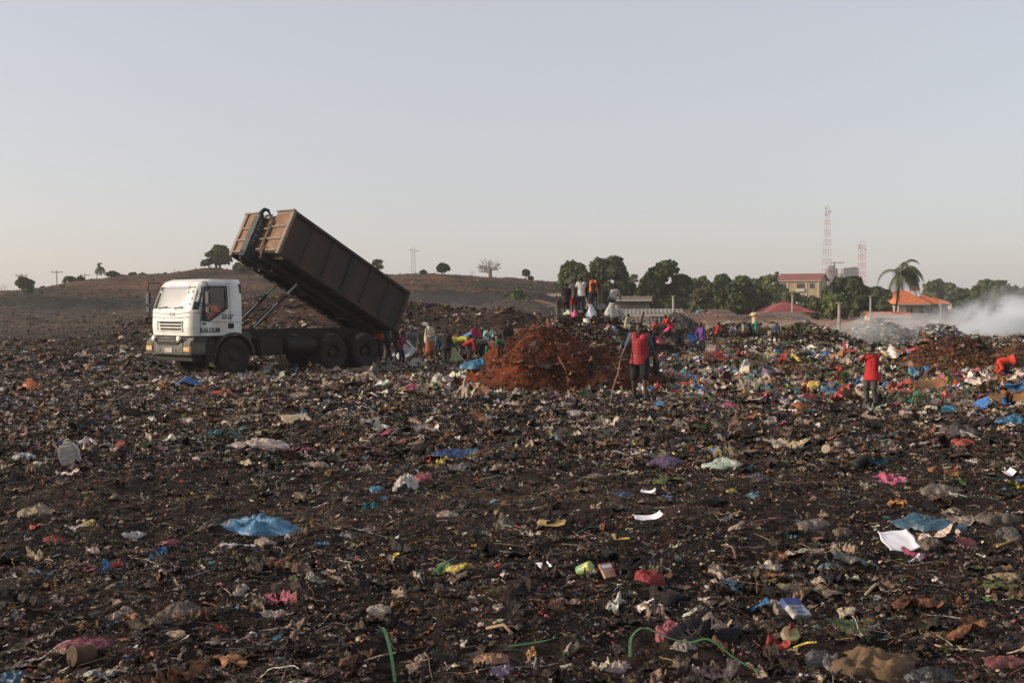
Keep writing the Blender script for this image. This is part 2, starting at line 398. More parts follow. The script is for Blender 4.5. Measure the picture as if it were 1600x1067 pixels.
# cab shell: rounded outlines lofted upwards
def cab_ring(z, xf, xr, hw, rr, n=7):
    pts = [(xr, -hw, z)]
    for k in range(n + 1):
        t = math.pi/2 * k / n; pts.append((xf + rr * (1 - math.sin(t)), -hw + rr * .9 * (1 - math.cos(t)), z))
    for k in range(n + 1):
        t = math.pi/2 * (1 - k / n); pts.append((xf + rr * (1 - math.sin(t)), hw - rr * .9 * (1 - math.cos(t)), z))
    pts.append((xr, hw, z)); return [Vector(p) for p in pts]
def cab_solid(off):
    L = [(1.20, -1.40, 1.17), (1.45, -1.425, 1.18), (1.93, -1.40, 1.19), (2.25, -1.30, 1.18), (2.66, -1.14, 1.14), (2.80, -1.02, 1.10), (2.875, -.82, 1.02)]
    mb = MB(); rs = []
    for k, (z, xf, hw) in enumerate(L):
        zz = z + (off if k == 0 else (-off if k == len(L) - 1 else 0))
        rs.append(cab_ring(zz, xf + off, .28 - off, hw - off, .34 - off * .5))
    mb.rings(rs); return mb
outer = cab_solid(0).mesh(); inner = cab_solid(.05).mesh()
win = [(-1.04, 2.64), (-.26, 2.66), (-.22, 2.02), (-.84, 1.64), (-1.12, 1.66)]
c1 = MB().prism(win, 'y', -1.4, 1.4).mesh()
ws = MB().prism([(-.99, 1.99), (.99, 1.99), (.93, 2.65), (-.93, 2.65)], 'x', -1.7, -.98).mesh()
c3 = MB().prism([(-1.35, 1.93), (-1.13, 1.93), (-1.09, 2.55), (-1.19, 2.55)], 'y', -1.4, 1.4).mesh()
lin = evaluated(cab_solid(.056).mesh(), [('BOOLEAN', dict(operation='DIFFERENCE', solver='EXACT', cutter=cab_solid(.072).mesh())), ('BOOLEAN', dict(operation='DIFFERENCE', solver='EXACT', cutter=c1)), ('BOOLEAN', dict(operation='DIFFERENCE', solver='EXACT', cutter=ws))])
shell = evaluated(outer, [('BOOLEAN', dict(operation='DIFFERENCE', solver='EXACT', cutter=inner)), ('BOOLEAN', dict(operation='DIFFERENCE', solver='EXACT', cutter=c1)),
                          ('BOOLEAN', dict(operation='DIFFERENCE', solver='EXACT', cutter=ws))])
cab = link('cab', shell, m_white, truck); link('cab_dark_liner', lin, m_dgrey, cab)  # dark liner added to darken the cab inside behind the windows
# glazing
def cab_x(z): return float(np.interp(z, [1.2, 1.45, 1.93, 2.25, 2.66, 2.8], [-1.40, -1.425, -1.40, -1.30, -1.14, -1.02]))
mb = MB(); rs = []
for z in (1.97, 2.1, 2.25, 2.4, 2.55, 2.67):
    rs.append([Vector((cab_x(z) + .022 + .10 * abs(y) ** 6, y, z)) for y in np.linspace(-1.0, 1.0, 15)])
mb.rings(rs, False, False, closed=False); wsn = mb.build('windscreen', m_wind, cab, smooth=True)
mb = MB(); mb.box(-1.155, -1.135, -.62, .62, 2.60, 2.66); mb.build('sunstrip', mat('sunstrip', (.35, .35, .50), .6), wsn)
for k, (y, z) in enumerate(((.86, 2.5), (-.6, 2.5), (-.80, 2.15), (-.84, 2.32), (-.78, 2.52))):
    MB().prism([(y-.03, z-.03), (y+.03, z-.03), (y+.03, z+.03), (y-.03, z+.03)], 'x', cab_x(z) - .012 + .10*abs(y)**6, cab_x(z) - .004 + .1*abs(y)**6).build('sticker', mat('sticker', (.8, .8, .78), .5), wsn)
for s in (-1, 1):
    nm = 'side_window'
    w_ = MB().prism(win, 'y', s * 1.135, s * 1.142).build(nm, m_side, cab)
    # dark frame round the opening
    ring = []
    for a, b in zip(win, win[1:] + win[:1]):
        mbf = MB(); y = s * 1.19
        mbf.cyl((a[0], y, a[1]), (b[0], y, b[1]), .022, n=6); ring.append(mbf)
    mm = MB()
    for q in ring: mm.add(q.v, [f for f in q.f])
    mm.build('window_seal', m_dgrey, w_)
    MB().prism([(-1.05, 2.62), (-1.0, 2.64), (-.93, 1.68), (-1.0, 1.66)], 'y', s*1.15, s*1.175).build('quarter_divider', m_dgrey, w_)
    # dark corner trim beside the windscreen
    tr = MB()
    rs = []
    for z in (1.97, 2.2, 2.45, 2.68):
        xf = cab_x(z); hw = float(np.interp(z, [1.93, 2.25, 2.66, 2.8], [1.19, 1.18, 1.14, 1.10])); row = []
        for t in (.35, .65, .95, 1.2):
            t = t * math.pi/2; t = min(t, math.pi/2*1.0)
            row.append(Vector((xf + .34*(1-math.cos(t)) - .006, s*(hw - .306*(1-math.sin(t)) + .004), z)))
        rs.append(row)
    tr.rings(rs, False, False, closed=False).build('corner_trim', m_dgrey, cab, smooth=True)
# front grille: dark slots between white slats
g = MB(); 
for z, hw in ((1.58, .60), (1.485, .57), (1.39, .54)):
    g.prism([(-hw, z - .028), (hw - .06, z - .028), (hw, z + .028), (-hw - .05, z + .028)], 'x', -1.432, -1.40)
gr = g.build('grille', m_blk, cab)
g = MB()
for z in (1.63, 1.53, 1.435, 1.345): g.box(-1.455, -1.425, -.64, .62, z - .012, z + .012)
for y in (-.66, .66): g.box(-1.45, -1.425, y - .012, y + .012, 1.33, 1.645)
g.build('grille_slat', m_white, gr, bevel=.004)
g = MB()
for k in range(6): MB().ell((-1.43, -.42 + .2 * k, 1.72), .012, .022, .018, n=8, m=4).build('grille_stud', m_chrome, cab)
g = MB(); g.tube([(cab_x(1.9)-.004, y, 1.90 - .07 * math.cos(y / 1.05 * math.pi/2)) for y in np.linspace(-1.0, .9, 14)], .007, 5)
g.tube([(-1.423, y, 1.76 - .04 * math.cos(y / 1.05 * math.pi/2)) for y in np.linspace(-1.0, 1.0, 14)], .006, 5); g.build('panel_seam', m_dgrey, cab)
def text_on(body, size, u3, loc, ax, ay, name, m, parent, ext=.003, bold=0.0, align='CENTER', sx=1.0):
    me = text_mesh(body, size, ext, bold, align); me.transform(Matrix.Diagonal((sx, 1, 1, 1))); ax = Vector(ax); ay = Vector(ay); az = ax.cross(ay)
    Mx = Matrix((ax, ay, az)).transposed().to_4x4(); Mx.translation = Vector(loc); me.transform(Mx)
    return link(name, me, m, parent)
text_on('IVECO', .15, 0, (-1.427, 0, 1.79), (0, -1, 0), (0, 0, 1), 'badge', m_chrome, cab, .008, .004)
yS = -1.186
text_on('KALOUM', .20, 0, (-1.16, yS, 1.30), (1, 0, 0), (0, 0, 1), 'lettering', m_ink, cab, .004, .003, 'LEFT', .82)
text_on('980', .085, 0, (-1.10, yS - .002, 1.53), (1, 0, 0), (0, 0, 1), 'lettering', m_ink, cab, .003, .002, 'LEFT')
text_on('BAN. Tronc\nMAITRISE', .085, 0, (-.42, yS - .004, 1.78), (1, 0, 0), (0, 0, 1), 'lettering', m_ink, cab, .003, .002, 'LEFT')
# door: seam lines and handle on each side, mirrors, wipers
for s in (-1, 1):
    y = s * 1.188; d = MB()
    d.tube([(-1.16, y, 1.22), (-1.17, y, 1.9), (-1.10, y*.985, 2.70), (-.15, y*.975, 2.73), (-.12, y, 1.9), (-.12, y, 1.62)], .007, 5)
    d.tube([(-.80, y, 1.60), (.25, y, 1.59)], .006, 5); d.tube([(-1.34, y*.985, 1.88), (-1.15, y, 1.88)], .006, 5)
    dd = d.build('door_seam', m_dgrey, cab)
    MB().box(-.20, .0, y - .008, y + .008, 1.41, 1.56).build('door_handle', m_blk, dd, bevel=.006)
    MB().box(.20, .30, s*1.04 - .12, s*1.04 + .12, 1.25, 2.74).build('rear_seal', m_dgrey, cab, bevel=.02)
    mx_ = -1.05 if s < 0 else -1.30
    a = MB().tube([(-1.02, s*1.12, 2.78), (mx_, s*1.36, 2.76), (mx_, s*1.40, 2.5), (mx_, s*1.40, 1.85), (mx_+.04, s*1.2, 1.86)], .018, 6).build('mirror_arm', m_blk, cab)
    MB().box(mx_-.03, mx_+.05, s*1.40 - .11, s*1.40 + .11, 2.12, 2.52).build('mirror', m_dgrey, a, bevel=.03)
    MB().box(mx_-.02, mx_+.04, s*1.40 - .10, s*1.40 + .10, 1.88, 2.06).build('mirror', m_dgrey, a, bevel=.02)
for y0 in (-.30, .55):
    xb = cab_x(1.98) - .03
    MB().tube([(xb, y0, 1.96), (xb - .005, y0 + .05, 2.02), (xb + .01, y0 - .35, 2.03)], .012, 5).tube([(xb + .0, y0 + .1, 2.005), (xb, y0 - .42, 2.055)], .014, 5).build('wiper', m_blk, cab)
# interior: seats, dash, wheel
MB().box(-1.28, -.98, -1.05, 1.05, 1.55, 1.90).build('dashboard', m_blk, cab, bevel=.05)
for y in (-.6, .6):
    MB().box(-.62, -.12, y - .25, y + .25, 1.42, 1.56).box(-.18, -.04, y - .25, y + .25, 1.5, 2.25).build('seat', m_blk, cab, bevel=.04)
MB().tube([(-.86 - .07*math.sin(t), -.6 + .22*math.cos(t), 1.86 + .2*math.sin(t)) for t in np.linspace(0, 6.28, 20)], .014, 5).build('steering_wheel', m_blk, cab)
# bumper, lamps, plate
b = MB(); b.prism([(-1.50, .66), (-1.50, .98), (-1.44, 1.10), (-1.30, 1.16), (-.95, 1.16), (-.95, .66)], 'y', -1.2, 1.2)
bm_ = b.build('bumper', m_bump, truck, bevel=.045, smooth=False)
MB().prism([(-.74, 1.13), (-.55, .93), (.55, .93), (.74, 1.13)], 'x', -1.53, -1.44).build('bumper_recess', m_blk, bm_, bevel=.01)
for y in (-.80, .80): MB().box(-1.512, -1.49, y - .01, y + .01, .67, 1.0).build('bumper_seam', m_blk, bm_)
MB().box(-1.56, -1.51, -1.16, 1.16, .655, .685).build('bumper_lip', m_bump, bm_, bevel=.01)
for y in (-.42, .42): MB().cyl((-1.515, y, .76), (-1.495, y, .76), .025, n=10).build('tow_hole', m_blk, bm_)
MB().box(-1.545, -1.50, -.45, .50, 1.03, 1.075).build('bumper_bar', m_bump, bm_, bevel=.01)
MB().box(-1.53, -1.50, -.42, .42, 1.105, 1.17).build('step_bar', m_bump, bm_, bevel=.01)
MB().box(-1.522, -1.499, -.26, .16, .70, .84).build('licence_plate', mat('plate_white', (.42, .41, .38), .5, noise=.4, nscale=6), bm_, bevel=.004)
for s in (-1, 1):
    MB().box(-1.53, -1.44, s*1.0 - .19, s*1.0 + .17, .72, .91).build('headlight', m_amber, bm_, bevel=.03)
    MB().lathe([(.005, 0), (.085, .01), (.09, .035), (.06, .10), (.02, .13)], 18, Matrix.Translation((-1.60, s*.66, 1.11)) @ Matrix.Rotation(R(90), 4, 'Y')).build('fog_lamp', m_chrome, bm_, smooth=True)
    MB().box(-1.40, -.95, s*1.195 - .012, s*1.195 + .012, 1.0, 1.17).build('side_trim', m_dgrey, bm_, bevel=.006)
    # step box between bumper and wheel
    MB().box(-.98, -.66, s*1.02 - .16, s*1.02 + .16, .42, 1.16).build('cab_step', m_blk, truck, bevel=.02)
    MB().box(-1.0, -.7, s*1.16 - .06, s*1.16 + .03, .64, .68).box(-1.0, -.7, s*1.16 - .06, s*1.16 + .03, .95, .99).build('step_tread', m_dgrey, truck, bevel=.008)
MB().box(-1.30, -.9, -1.0, 1.0, .45, .655).build('underrun_bar', m_blk, truck, bevel=.03)
# mudguards over the front wheels
for s in (-1, 1):
    g = MB(); rs = []
    for k in range(15):
        t = math.pi * (1.0 - .02) * (1 - k / 14) * 1.02 + .0
        rs.append([Vector((r_*math.cos(t), y_, .56 + r_*math.sin(t)*1.0)) for r_, y_ in ((.67, s*.82), (.67, s*1.25), (.73, s*1.25), (.73, s*.82))])
    g.rings(rs).build('mudguard', m_dgrey, truck, smooth=False)
# chassis, tanks
for s in (-1, 1):
    MB().box(-1.2, 6.1, s*.42 - .04, s*.42 + .04, .86, 1.14).build('chassis_rail', m_blk, truck, bevel=.01)
    MB().box(.9, 6.35, s*.42 - .05, s*.42 + .05, 1.16, 1.34).build('subframe_rail', m_blk, truck, bevel=.01)
for x in (1.0, 2.3, 3.1, 4.6, 6.0): MB().box(x - .06, x + .06, -.38, .38, .9, 1.3).build('cross_member', m_blk, truck)
MB().prism([(.95, .55), (.88, 1.08), (1.85, 1.08), (1.85, .55)], 'y', -1.18, -.55).build('fuel_tank', m_blk, truck, bevel=.06)
MB().cyl((2.0, -.95, .82), (3.15, -.95, .82), .27, n=24).build('air_tank', m_blk, truck, bevel=.02)
MB().box(.95, 2.5, .55, 1.18, .5, 1.05).build('battery_box', m_blk, truck, bevel=.03)
MB().cyl((.62, -1.0, 1.12), (.62, -.4, 1.12), .17, n=20).build('silencer', m_dgrey, truck, bevel=.02)
MB().cyl((0, -1, .56), (0, 1, .56), .07).build('axle', m_blk, truck)
for x in (3.85, 5.23):
    MB().cyl((x, -.95, .56), (x, .95, .56), .10).ell((x, 0, .56), .24, .26, .24).build('axle', m_blk, truck)
MB().prism([(3.5, .95), (4.54, 1.12), (5.6, .95), (5.2, .8), (4.54, .95), (3.9, .8)], 'y', -.62, -.5).prism([(3.5, .95), (4.54, 1.12), (5.6, .95), (5.2, .8), (4.54, .95), (3.9, .8)], 'y', .5, .62).build('leaf_spring', m_blk, truck)
# wheels
def tyre_mb(w):
    h = w / 2
    pr = [(.29, -h*.80), (.36, -h*.96), (.46, -h), (.53, -h*.92), (.552, -h*.72), (.56, -h*.35), (.56, h*.35), (.552, h*.72), (.53, h*.92), (.46, h), (.36, h*.96), (.29, h*.80)]
    mb = MB().rings([[Vector((r*math.cos(t), y, r*math.sin(t))) for r, y in pr] for t in [2*math.pi*k/56 for k in range(56)]] + [], False, False)
    n = len(pr)
    for i in range(n):
        j = (i+1) % n; mb.f.append((55*n+i, 55*n+j, j, i))
    for k in range(56):      # tread lugs
        t = 2*math.pi*(k+.5)/56; M_ = Matrix.Rotation(-t, 4, 'Y')
        for sg in (-1, 1):
            mb.box(.552, .578, sg*h*.5 - h*.36, sg*h*.5 + h*.36, -.018, .018, M_)
    return mb
def rim_mb(w, dish):
    M_ = Matrix.Rotation(R(90), 4, 'X')          # local z -> -y (outwards on the near side)
    mb = MB().lathe([(.295, -w*.4), (.30, w*.40), (.275, w*.40), (.262, w*.36), (.25, dish+.02), (.16, dish), (.12, dish+.03), (.11, dish+.10), (.06, dish+.125), (.001, dish+.125)], 32, M_)
    for k in range(10):
        t = 2*math.pi*k/10; c = Vector((.2*math.cos(t), -(dish+.005), .2*math.sin(t))); mb.cyl(c, c + Vector((0, -.03, 0)), .016, n=6)
    return mb
tyre_f = tyre_mb(.32).mesh('tyre'); tyre_f.materials.append(m_tyre); rim_f = rim_mb(.32, .09).mesh('rim'); rim_f.materials.append(m_rim)
rim_r = rim_mb(.30, -.06).mesh('rim'); rim_r.materials.append(m_rim)
for me in (tyre_f, rim_f, rim_r): me.polygons.foreach_set('use_smooth', [False]*len(me.polygons))
def wheel(x, y, s, rimme, rz=0.0):
    t = link('tyre', tyre_f, None, truck); t.location = (x, y, .56); t.rotation_euler = (0, rnd.random()*6, rz)
    r = link('rim', rimme, None, t); r.rotation_euler = (0, 0, 0 if s < 0 else math.pi)
wheel(0, -1.06, -1, rim_f); wheel(0, 1.06, 1, rim_f)
for x in (3.85, 5.23):
    for s in (-1, 1):
        wheel(x, s*1.08, s, rim_r); wheel(x, s*.74, s, rim_r)
        g = MB(); rs = []
for s in (-1, 1):
    MB().box(5.9, 6.0, s*.95 - .28, s*.95 + .28, .35, .95).build('mud_flap', m_blk, truck)
    MB().box(6.15, 6.22, s*.8 - .2, s*.8 + .2, .98, 1.1).build('tail_light', mat('tail_red', (.3, .02, .02), .3), truck)
# tipping frame of the lift: long beam under the container, turning about the rear pivot
AL = R(27.0); PV = Vector((6.35, 0, 1.22))
ux = Vector((math.cos(AL), 0, -math.sin(AL))) * 1.0      # towards the rear along the container
ux = Vector((math.cos(AL), 0, -math.sin(AL))); uz = Vector((math.sin(AL), 0, math.cos(AL)))
CM = Matrix((ux, Vector((0, 1, 0)), uz)).transposed().to_4x4(); CM.translation = Vector((6.5, 0, 1.2)) + 0 * uz
def cbox(mb, *a): return mb.box(*a, M=CM)
# container frame: x from -5.5 (front) to 0 (rear), z from 0 up; the lift frame lies at z -0.42..-0.18
for s in (-1, 1):
    cbox(MB(), -4.9, -.05, s*.33 - .06, s*.33 + .06, -.26, -.06).build('lift_beam', m_blk, truck, bevel=.01)
for x in (-4.6, -3.2, -1.4, -.3): cbox(MB(), x - .07, x + .07, -.27, .27, -.24, -.08).build('lift_cross_beam', m_blk, truck)
hook = MB(); cbox(hook, -5.93, -5.62, -.15, .15, -.22, 1.20)
m_arm = mat('lift_arm_paint', (.030, .045, .046), .55, noise=.5, nscale=5)
cbox(hook, -5.93, -4.6, -.13, .13, -.24, -.04); arm = hook.build('lift_arm', m_arm, truck, bevel=.015)
hk = MB(); P = [CM @ Vector(p) for p in ((-5.8, 0, 1.18), (-5.84, 0, 1.36), (-5.78, 0, 1.50), (-5.64, 0, 1.55), (-5.52, 0, 1.46))]
hk.tube(P, [.075, .075, .065, .05, .03], 8).build('hook', m_blk, arm)
m_worn = mat('worn_letters', (.24, .2, .2), .7)
g = MB()
for k in range(9):
    if k != 4: cbox(g, -5.86, -5.80 + .04*(k % 2), -.154, -.148, .22 + k*.10, .27 + k*.10)
g.build('worn_marking', m_worn, arm)
for s in (-1, 1):
    y = s*.52; a = Vector((.95, y, 1.22)); b = CM @ Vector((-3.9, y, -.16)); d = (b - a).normalized(); L = (b - a).length
    c = MB().cyl(a, a + d*L*.50, .065, n=16).build('hydraulic_cylinder', m_blk, truck, bevel=.006)
    MB().cyl(a + d*L*.50, a + d*L*.76, .050, n=16).build('piston_stage', m_blk, c)
    MB().cyl(a + d*L*.76, b, .034, n=16).build('piston_rod', m_steel, c)
    MB().cyl(b + Vector((0, -.08, 0)), b + Vector((0, .08, 0)), .09, n=14).build('rod_eye', m_blk, c)
    MB().tube([a + d*.2 + Vector((0, -.11, .06)), a + d*L*.55 + Vector((0, -.11, .08))], .014, 5).build('hydraulic_pipe', m_steel, c)

# ---------------------------------------------------------------- the raised container (rests on the lift: a thing of its own)
WM = TM @ CM
cont = empty('dump_container', WM.translation, 0, 'long rusty brown steel container tipped up behind the white cab', 'dump container')
cont.rotation_euler = WM.to_euler()
m_cs = mat('rust_steel_shade_tone', (.060, .037, .028), .8, noise=.5, col2=(.030, .028, .024), nscale=1.8, bump=.25, bscale=14, vstreak=True)  # darker copy of the rust: the side's shade is put into the colour
m_cf = mat('rust_paint_lit_tone', (.215, .135, .082), .78, col2=(.15, .072, .045), nscale=3.5, bump=.25, bscale=18)  # lighter copy for the front: sunlight is put into the colour
m_ce = mat('edge_steel', (.23, .185, .14), .7, col2=(.16, .12, .10), nscale=5)
LC, HC, WC = 5.5, 1.52, 1.2
for s in (-1, 1):
    w_ = MB().box(-LC, 0, s*WC - .025, s*WC + .025, .10, HC - .06).build('side_wall', m_cs, cont)
    rb = MB()
    for k in range(5):
        x = -LC + (k + 1) * LC / 6
        rb.box(x - .07, x + .07, min(s*WC + s*.025, s*WC + s*.085), max(s*WC + s*.025, s*WC + s*.085), .16, HC - .1)
    rb.build('rib', m_cs, w_, bevel=.02)
    MB().box(-LC - .02, .03, min(s*WC-s*.04, s*WC+s*.10), max(s*WC-s*.04, s*WC+s*.10), HC - .1, HC + .02).build('top_rail', m_cs, w_, bevel=.02)
    MB().box(-LC - .02, .03, min(s*WC-s*.04, s*WC+s*.09), max(s*WC-s*.04, s*WC+s*.09), .0, .15).build('bottom_rail', m_cs, w_, bevel=.02)
    MB().box(-LC - .06, -LC + .05, min(s*WC-s*.06, s*WC+s*.105), max(s*WC-s*.06, s*WC+s*.105), 0, HC + .03).build('corner_post', m_ce, w_, bevel=.015)
    MB().box(-.10, .05, min(s*WC-s*.06, s*WC+s*.105), max(s*WC-s*.06, s*WC+s*.105), 0, HC + .03).build('corner_post', m_cs, w_, bevel=.015)
fl = MB().box(-LC, 0, -WC + .03, WC - .03, .06, .12).build('floor', m_cs, cont)
f2 = MB()
for k in range(11): f2.box(-LC + .3 + k*.5, -LC + .38 + k*.5, -WC + .04, WC - .04, -.03, .058)
f2.build('floor_joist', m_blk, fl)
for s in (-1, 1):
    MB().box(-LC - .1, -.1, s*.53 - .05, s*.53 + .05, -.17, -.032).build('skid_rail', m_cs, fl, bevel=.015)
    MB().tube([(-LC - .09, s*.53, .25), (-LC - .11, s*.53, .05), (-LC - .06, s*.53, -.1), (-LC + .15, s*.53, -.14)], .035, 8).build('skid_nose', m_cf, fl)
    # front panels either side of the central slot
    fp = MB().box(-LC - .01, -LC + .03, min(s*.36, s*(WC-.06)), max(s*.36, s*(WC-.06)), .10, HC - .03).build('front_panel', m_cf, cont)
    fb = MB()
    for z in (.10, .52, .95): fb.box(-LC - .07, -LC - .012, min(s*.40, s*(WC-.07)), max(s*.40, s*(WC-.07)), z, z + .06)
    fb.box(-LC - .10, -LC - .012, min(s*.40, s*(WC+.1)), max(s*.40, s*(WC+.1)), HC - .02, HC + .04)
    fb.box(-LC - .08, -LC - .012, min(s*.34, s*.40), max(s*.34, s*.40), .0, 1.12)
    fb.build('front_stiffener', m_ce, fp, bevel=.008)
    MB().tube([(-LC - .05, s*.37, 1.12), (-LC - .06, s*.10, 1.40)], .035, 6).build('hook_brace', m_ce, fp)
MB().box(-LC + .18, -LC + .22, -.36, .36, .1, HC - .12).build('slot_panel', m_cf, cont)
g = MB()
for z in (.25, .62, 1.0): g.box(-LC + .1, -LC + .178, -.35, .35, z, z + .05)
g.box(-LC + .08, -LC + .178, -.36, .36, HC - .13, HC - .06); g.build('slot_stiffener', m_ce, cont)
MB().cyl((-LC - .04, -.16, 1.42), (-LC - .04, .16, 1.42), .03).build('hook_bar', m_blk, cont)
MB().box(-.02, .04, -WC + .04, WC - .04, .1, HC - .05).box(.04, .09, -.6, -.5, .12, HC-.1).box(.04, .09, .5, .6, .12, HC-.1).build('tailgate', m_cs, cont)
# ---------------------------------------------------------------- trees, palms, shrubs
m_leaf = mat('leaves', (.06, .08, .03), .75, attr=True, spec=.2)
m_bark = mat('bark', (.12, .09, .07), .9, noise=.5, nscale=5)
m_bark2 = mat('pale_bark', (.24, .21, .18), .9, noise=.4, nscale=5)
def leaf_cloud(centres, radii, n, size, tint, seed, flat=.8, yjit=.35):
    rg = np.random.default_rng(seed); C = np.array(centres, float); Rr = np.array(radii, float)
    w = Rr ** 2; k = rg.choice(len(C), n, p=w / w.sum())
    d = rg.normal(size=(n, 3)); d /= np.linalg.norm(d, axis=1)[:, None]; d[:, 2] = np.where(d[:, 2] < -.45, -d[:, 2], d[:, 2])
    rad = Rr[k] * rg.uniform(.55, 1.08, n) ** .6
    P = C[k] + d * rad[:, None] * np.array((1, 1, flat))
    nrm = d + rg.normal(size=(n, 3)) * .55; nrm /= np.linalg.norm(nrm, axis=1)[:, None]
    a = np.cross(nrm, rg.normal(size=(n, 3))); a /= np.linalg.norm(a, axis=1)[:, None]; b = np.cross(nrm, a)
    s = (size * rg.uniform(.5, 1.25, n))[:, None]
    V = np.stack([P - a*s*.5 - b*s*.22, P - b*s*.02 + a*s*.05 - b*s*.5, P + a*s*.6, P + b*s*.42 - a*s*.05], 1).reshape(-1, 3)
    lob = rg.uniform(.75, 1.25, len(C))[k]
    col = np.array(tint)[None] * (lob * rg.uniform(.65, 1.35, n))[:, None] * (1 + rg.normal(size=(n, 1)) * np.array((.14, .05, .1)))
    F_ = np.arange(n * 4).reshape(-1, 4)
    return V, F_, np.repeat(np.clip(col, .004, .5), 4, 0)
def tree(name, x, y, z0, h, w, label, tint=(.045, .060, .022), seed=1, n=3200, size=.42, bare=.25, cat='tree', group=None, sparse=False, trunks=1, shape=None, depth=.8, bark=None):
    """x,y base; h height; w crown width; bare = share of the height that is open trunk"""
    rg = random.Random(seed); t = empty(name, (x, y, z0), 0, label, cat, group)
    cb = h * bare; ch = h - cb; cen, rad = [], []
    nl = 26 if not sparse else 16
    for i in range(nl):
        a = rg.random() * 6.283; e = rg.random(); rr = math.sqrt(rg.random())
        zz = cb + ch * (.16 + .72 * e); env = math.sin(math.pi * min(max((zz - cb) / ch * .86 + .14, .0), 1)) ** .55
        lr = w * rg.uniform(.13, .22)
        rx = max(w * .5 * env - lr * .75, 0) * (rr ** .5)
        cen.append((rx * math.cos(a), rx * math.sin(a) * depth, zz)); rad.append(min(lr, ch * .3))
    if shape:
        for sx, sz, sr in shape: cen.append((sx * w, rg.uniform(-.1, .1) * w, sz * h)); rad.append(sr * w)
    V, F_, Cc = leaf_cloud(cen, rad, n, size, tint, seed)
    link('crown', np_mesh('crown', V, [F_], Cc), m_leaf, t)
    tr = MB(); r0 = max(.05, w * .035)
    for q in range(trunks):
        x0 = (q - (trunks - 1) / 2) * w * .12
        top = Vector((x0 * 2.2, 0, cb + ch * .45)); tr.tube([(x0, 0, -.5), (x0 * 1.2 + rg.uniform(-.1, .1), 0, cb * .6), top], [r0 * 1.3, r0, r0 * .45], 8)
        for c in cen[:8 if not sparse else 16]:
            st = Vector((x0 * 1.2, 0, cb * rg.uniform(.55, 1.1))); en = Vector(c); md = (st + en) / 2 + Vector((0, 0, -.05 * h))
            tr.tube([st, md, en], [r0 * .5, r0 * .3, r0 * .1], 5)
    tr.build('trunk', bark or m_bark, t, smooth=True)
    return t
def tree_px(name, u, wpx, vtop, Y, label, vbot=None, **kw):
    x = (u - 800) / F * Y; z0 = float(H0(np.array([x]), np.array([Y]), False)[0]) if vbot is None else at(u, vbot, Y).z
    zt = at(u, vtop, Y).z; return tree(name, x, Y, z0, zt - z0, wpx / F * Y, label, **kw)
DG, MG, LG, OG = (.036, .050, .018), (.055, .070, .026), (.085, .105, .030), (.062, .062, .030)
G1 = 'trees along the right horizon'
TL = [('broadleaf_tree', 897, 64, 407, 168, 'grey green broadleaf tree behind the group on the garbage heap, leftmost of the big trees', MG, 3600, G1),
 ('broadleaf_tree', 950, 84, 397, 150, 'tallest dark broadleaf tree rising behind the striped shirt person on the garbage heap', DG, 5200, G1),
 ('broadleaf_tree', 920, 48, 420, 142, 'smaller olive broadleaf tree right behind the person in orange on the heap', OG, 2200, G1),
 ('broadleaf_tree', 1041, 86, 410, 150, 'large domed dark green tree above the pale sheet roof and the man in red', DG, 5200, G1),
 ('broadleaf_tree', 1010, 34, 430, 146, 'narrow dark tree clinging to the left flank of the large domed tree', DG, 1500, G1),
 ('broadleaf_tree', 1092, 46, 432, 185, 'faded round tree between the large domed tree and the low green clump', MG, 1600, G1),
 ('broadleaf_tree', 1127, 50, 425, 158, 'upright bushy tree with a knobbly top behind the brown roofs', MG, 2600, G1),
 ('broadleaf_tree', 1096, 44, 448, 130, 'low olive tree in front of the faded round tree', OG, 1800, G1),
 ('broadleaf_tree', 1150, 76, 440, 134, 'broad dark tree reaching down to the brown roofs left of the red roofed house', DG, 4200, G1),
 ('broadleaf_tree', 1178, 56, 446, 140, 'dark tree touching the left end of the red roofed house', DG, 2600, G1),
 ('broadleaf_tree', 1196, 66, 430, 205, 'lighter green tree just left of the apartment building', LG, 2600, G1),
 ('broadleaf_tree', 1160, 40, 428, 215, 'pale distant tree above the broad dark tree', MG, 1200, G1),
 ('broadleaf_tree', 1232, 46, 456, 190, 'dull green tree in front of the left corner of the apartment building', MG, 1800, G1),
 ('broadleaf_tree', 1262, 38, 466, 170, 'dull green tree below the balconies of the apartment building', DG, 1500, G1),
 ('broadleaf_tree', 1322, 78, 433, 150, 'large dark green tree between the apartment building and the palm', DG, 4600, G1),
 ('broadleaf_tree', 1300, 46, 460, 128, 'bright yellow green tree in front of the large dark green tree', LG, 2400, G1),
 ('broadleaf_tree', 1279, 36, 462, 138, 'dull olive tree left of the bright yellow green tree', OG, 1500, G1),
 ('broadleaf_tree', 1349, 40, 462, 134, 'very dark shaded tree beside the concrete pole left of the palm', DG, 1900, G1),
 ('broadleaf_tree', 1374, 52, 451, 195, 'hazy tree directly behind the palm trunk', MG, 1900, G1),
 ('broadleaf_tree', 1468, 60, 440, 310, 'distant rounded tree behind the orange roof of the villa', MG, 1700, G1),
 ('broadleaf_tree', 1500, 46, 452, 300, 'distant low tree at the right end of the orange roofed villa', MG, 1200, G1),
 ('broadleaf_tree', 1514, 52, 462, 215, 'dark tree standing at the left edge of the smoke plume', DG, 1800, G1),
 ('broadleaf_tree', 1552, 76, 441, 250, 'wide tree above the middle of the smoke plume', MG, 2400, G1),
 ('broadleaf_tree', 1590, 50, 449, 200, 'dark tree at the right edge of the photo half hidden by smoke', DG, 1900, G1),
 ('broadleaf_tree', 1628, 60, 444, 230, 'wide tree cut by the right edge of the photo', MG, 1500, G1),
 ('broadleaf_tree', 1534, 40, 458, 182, 'short dark tree behind the thickest smoke', DG, 1400, G1)]
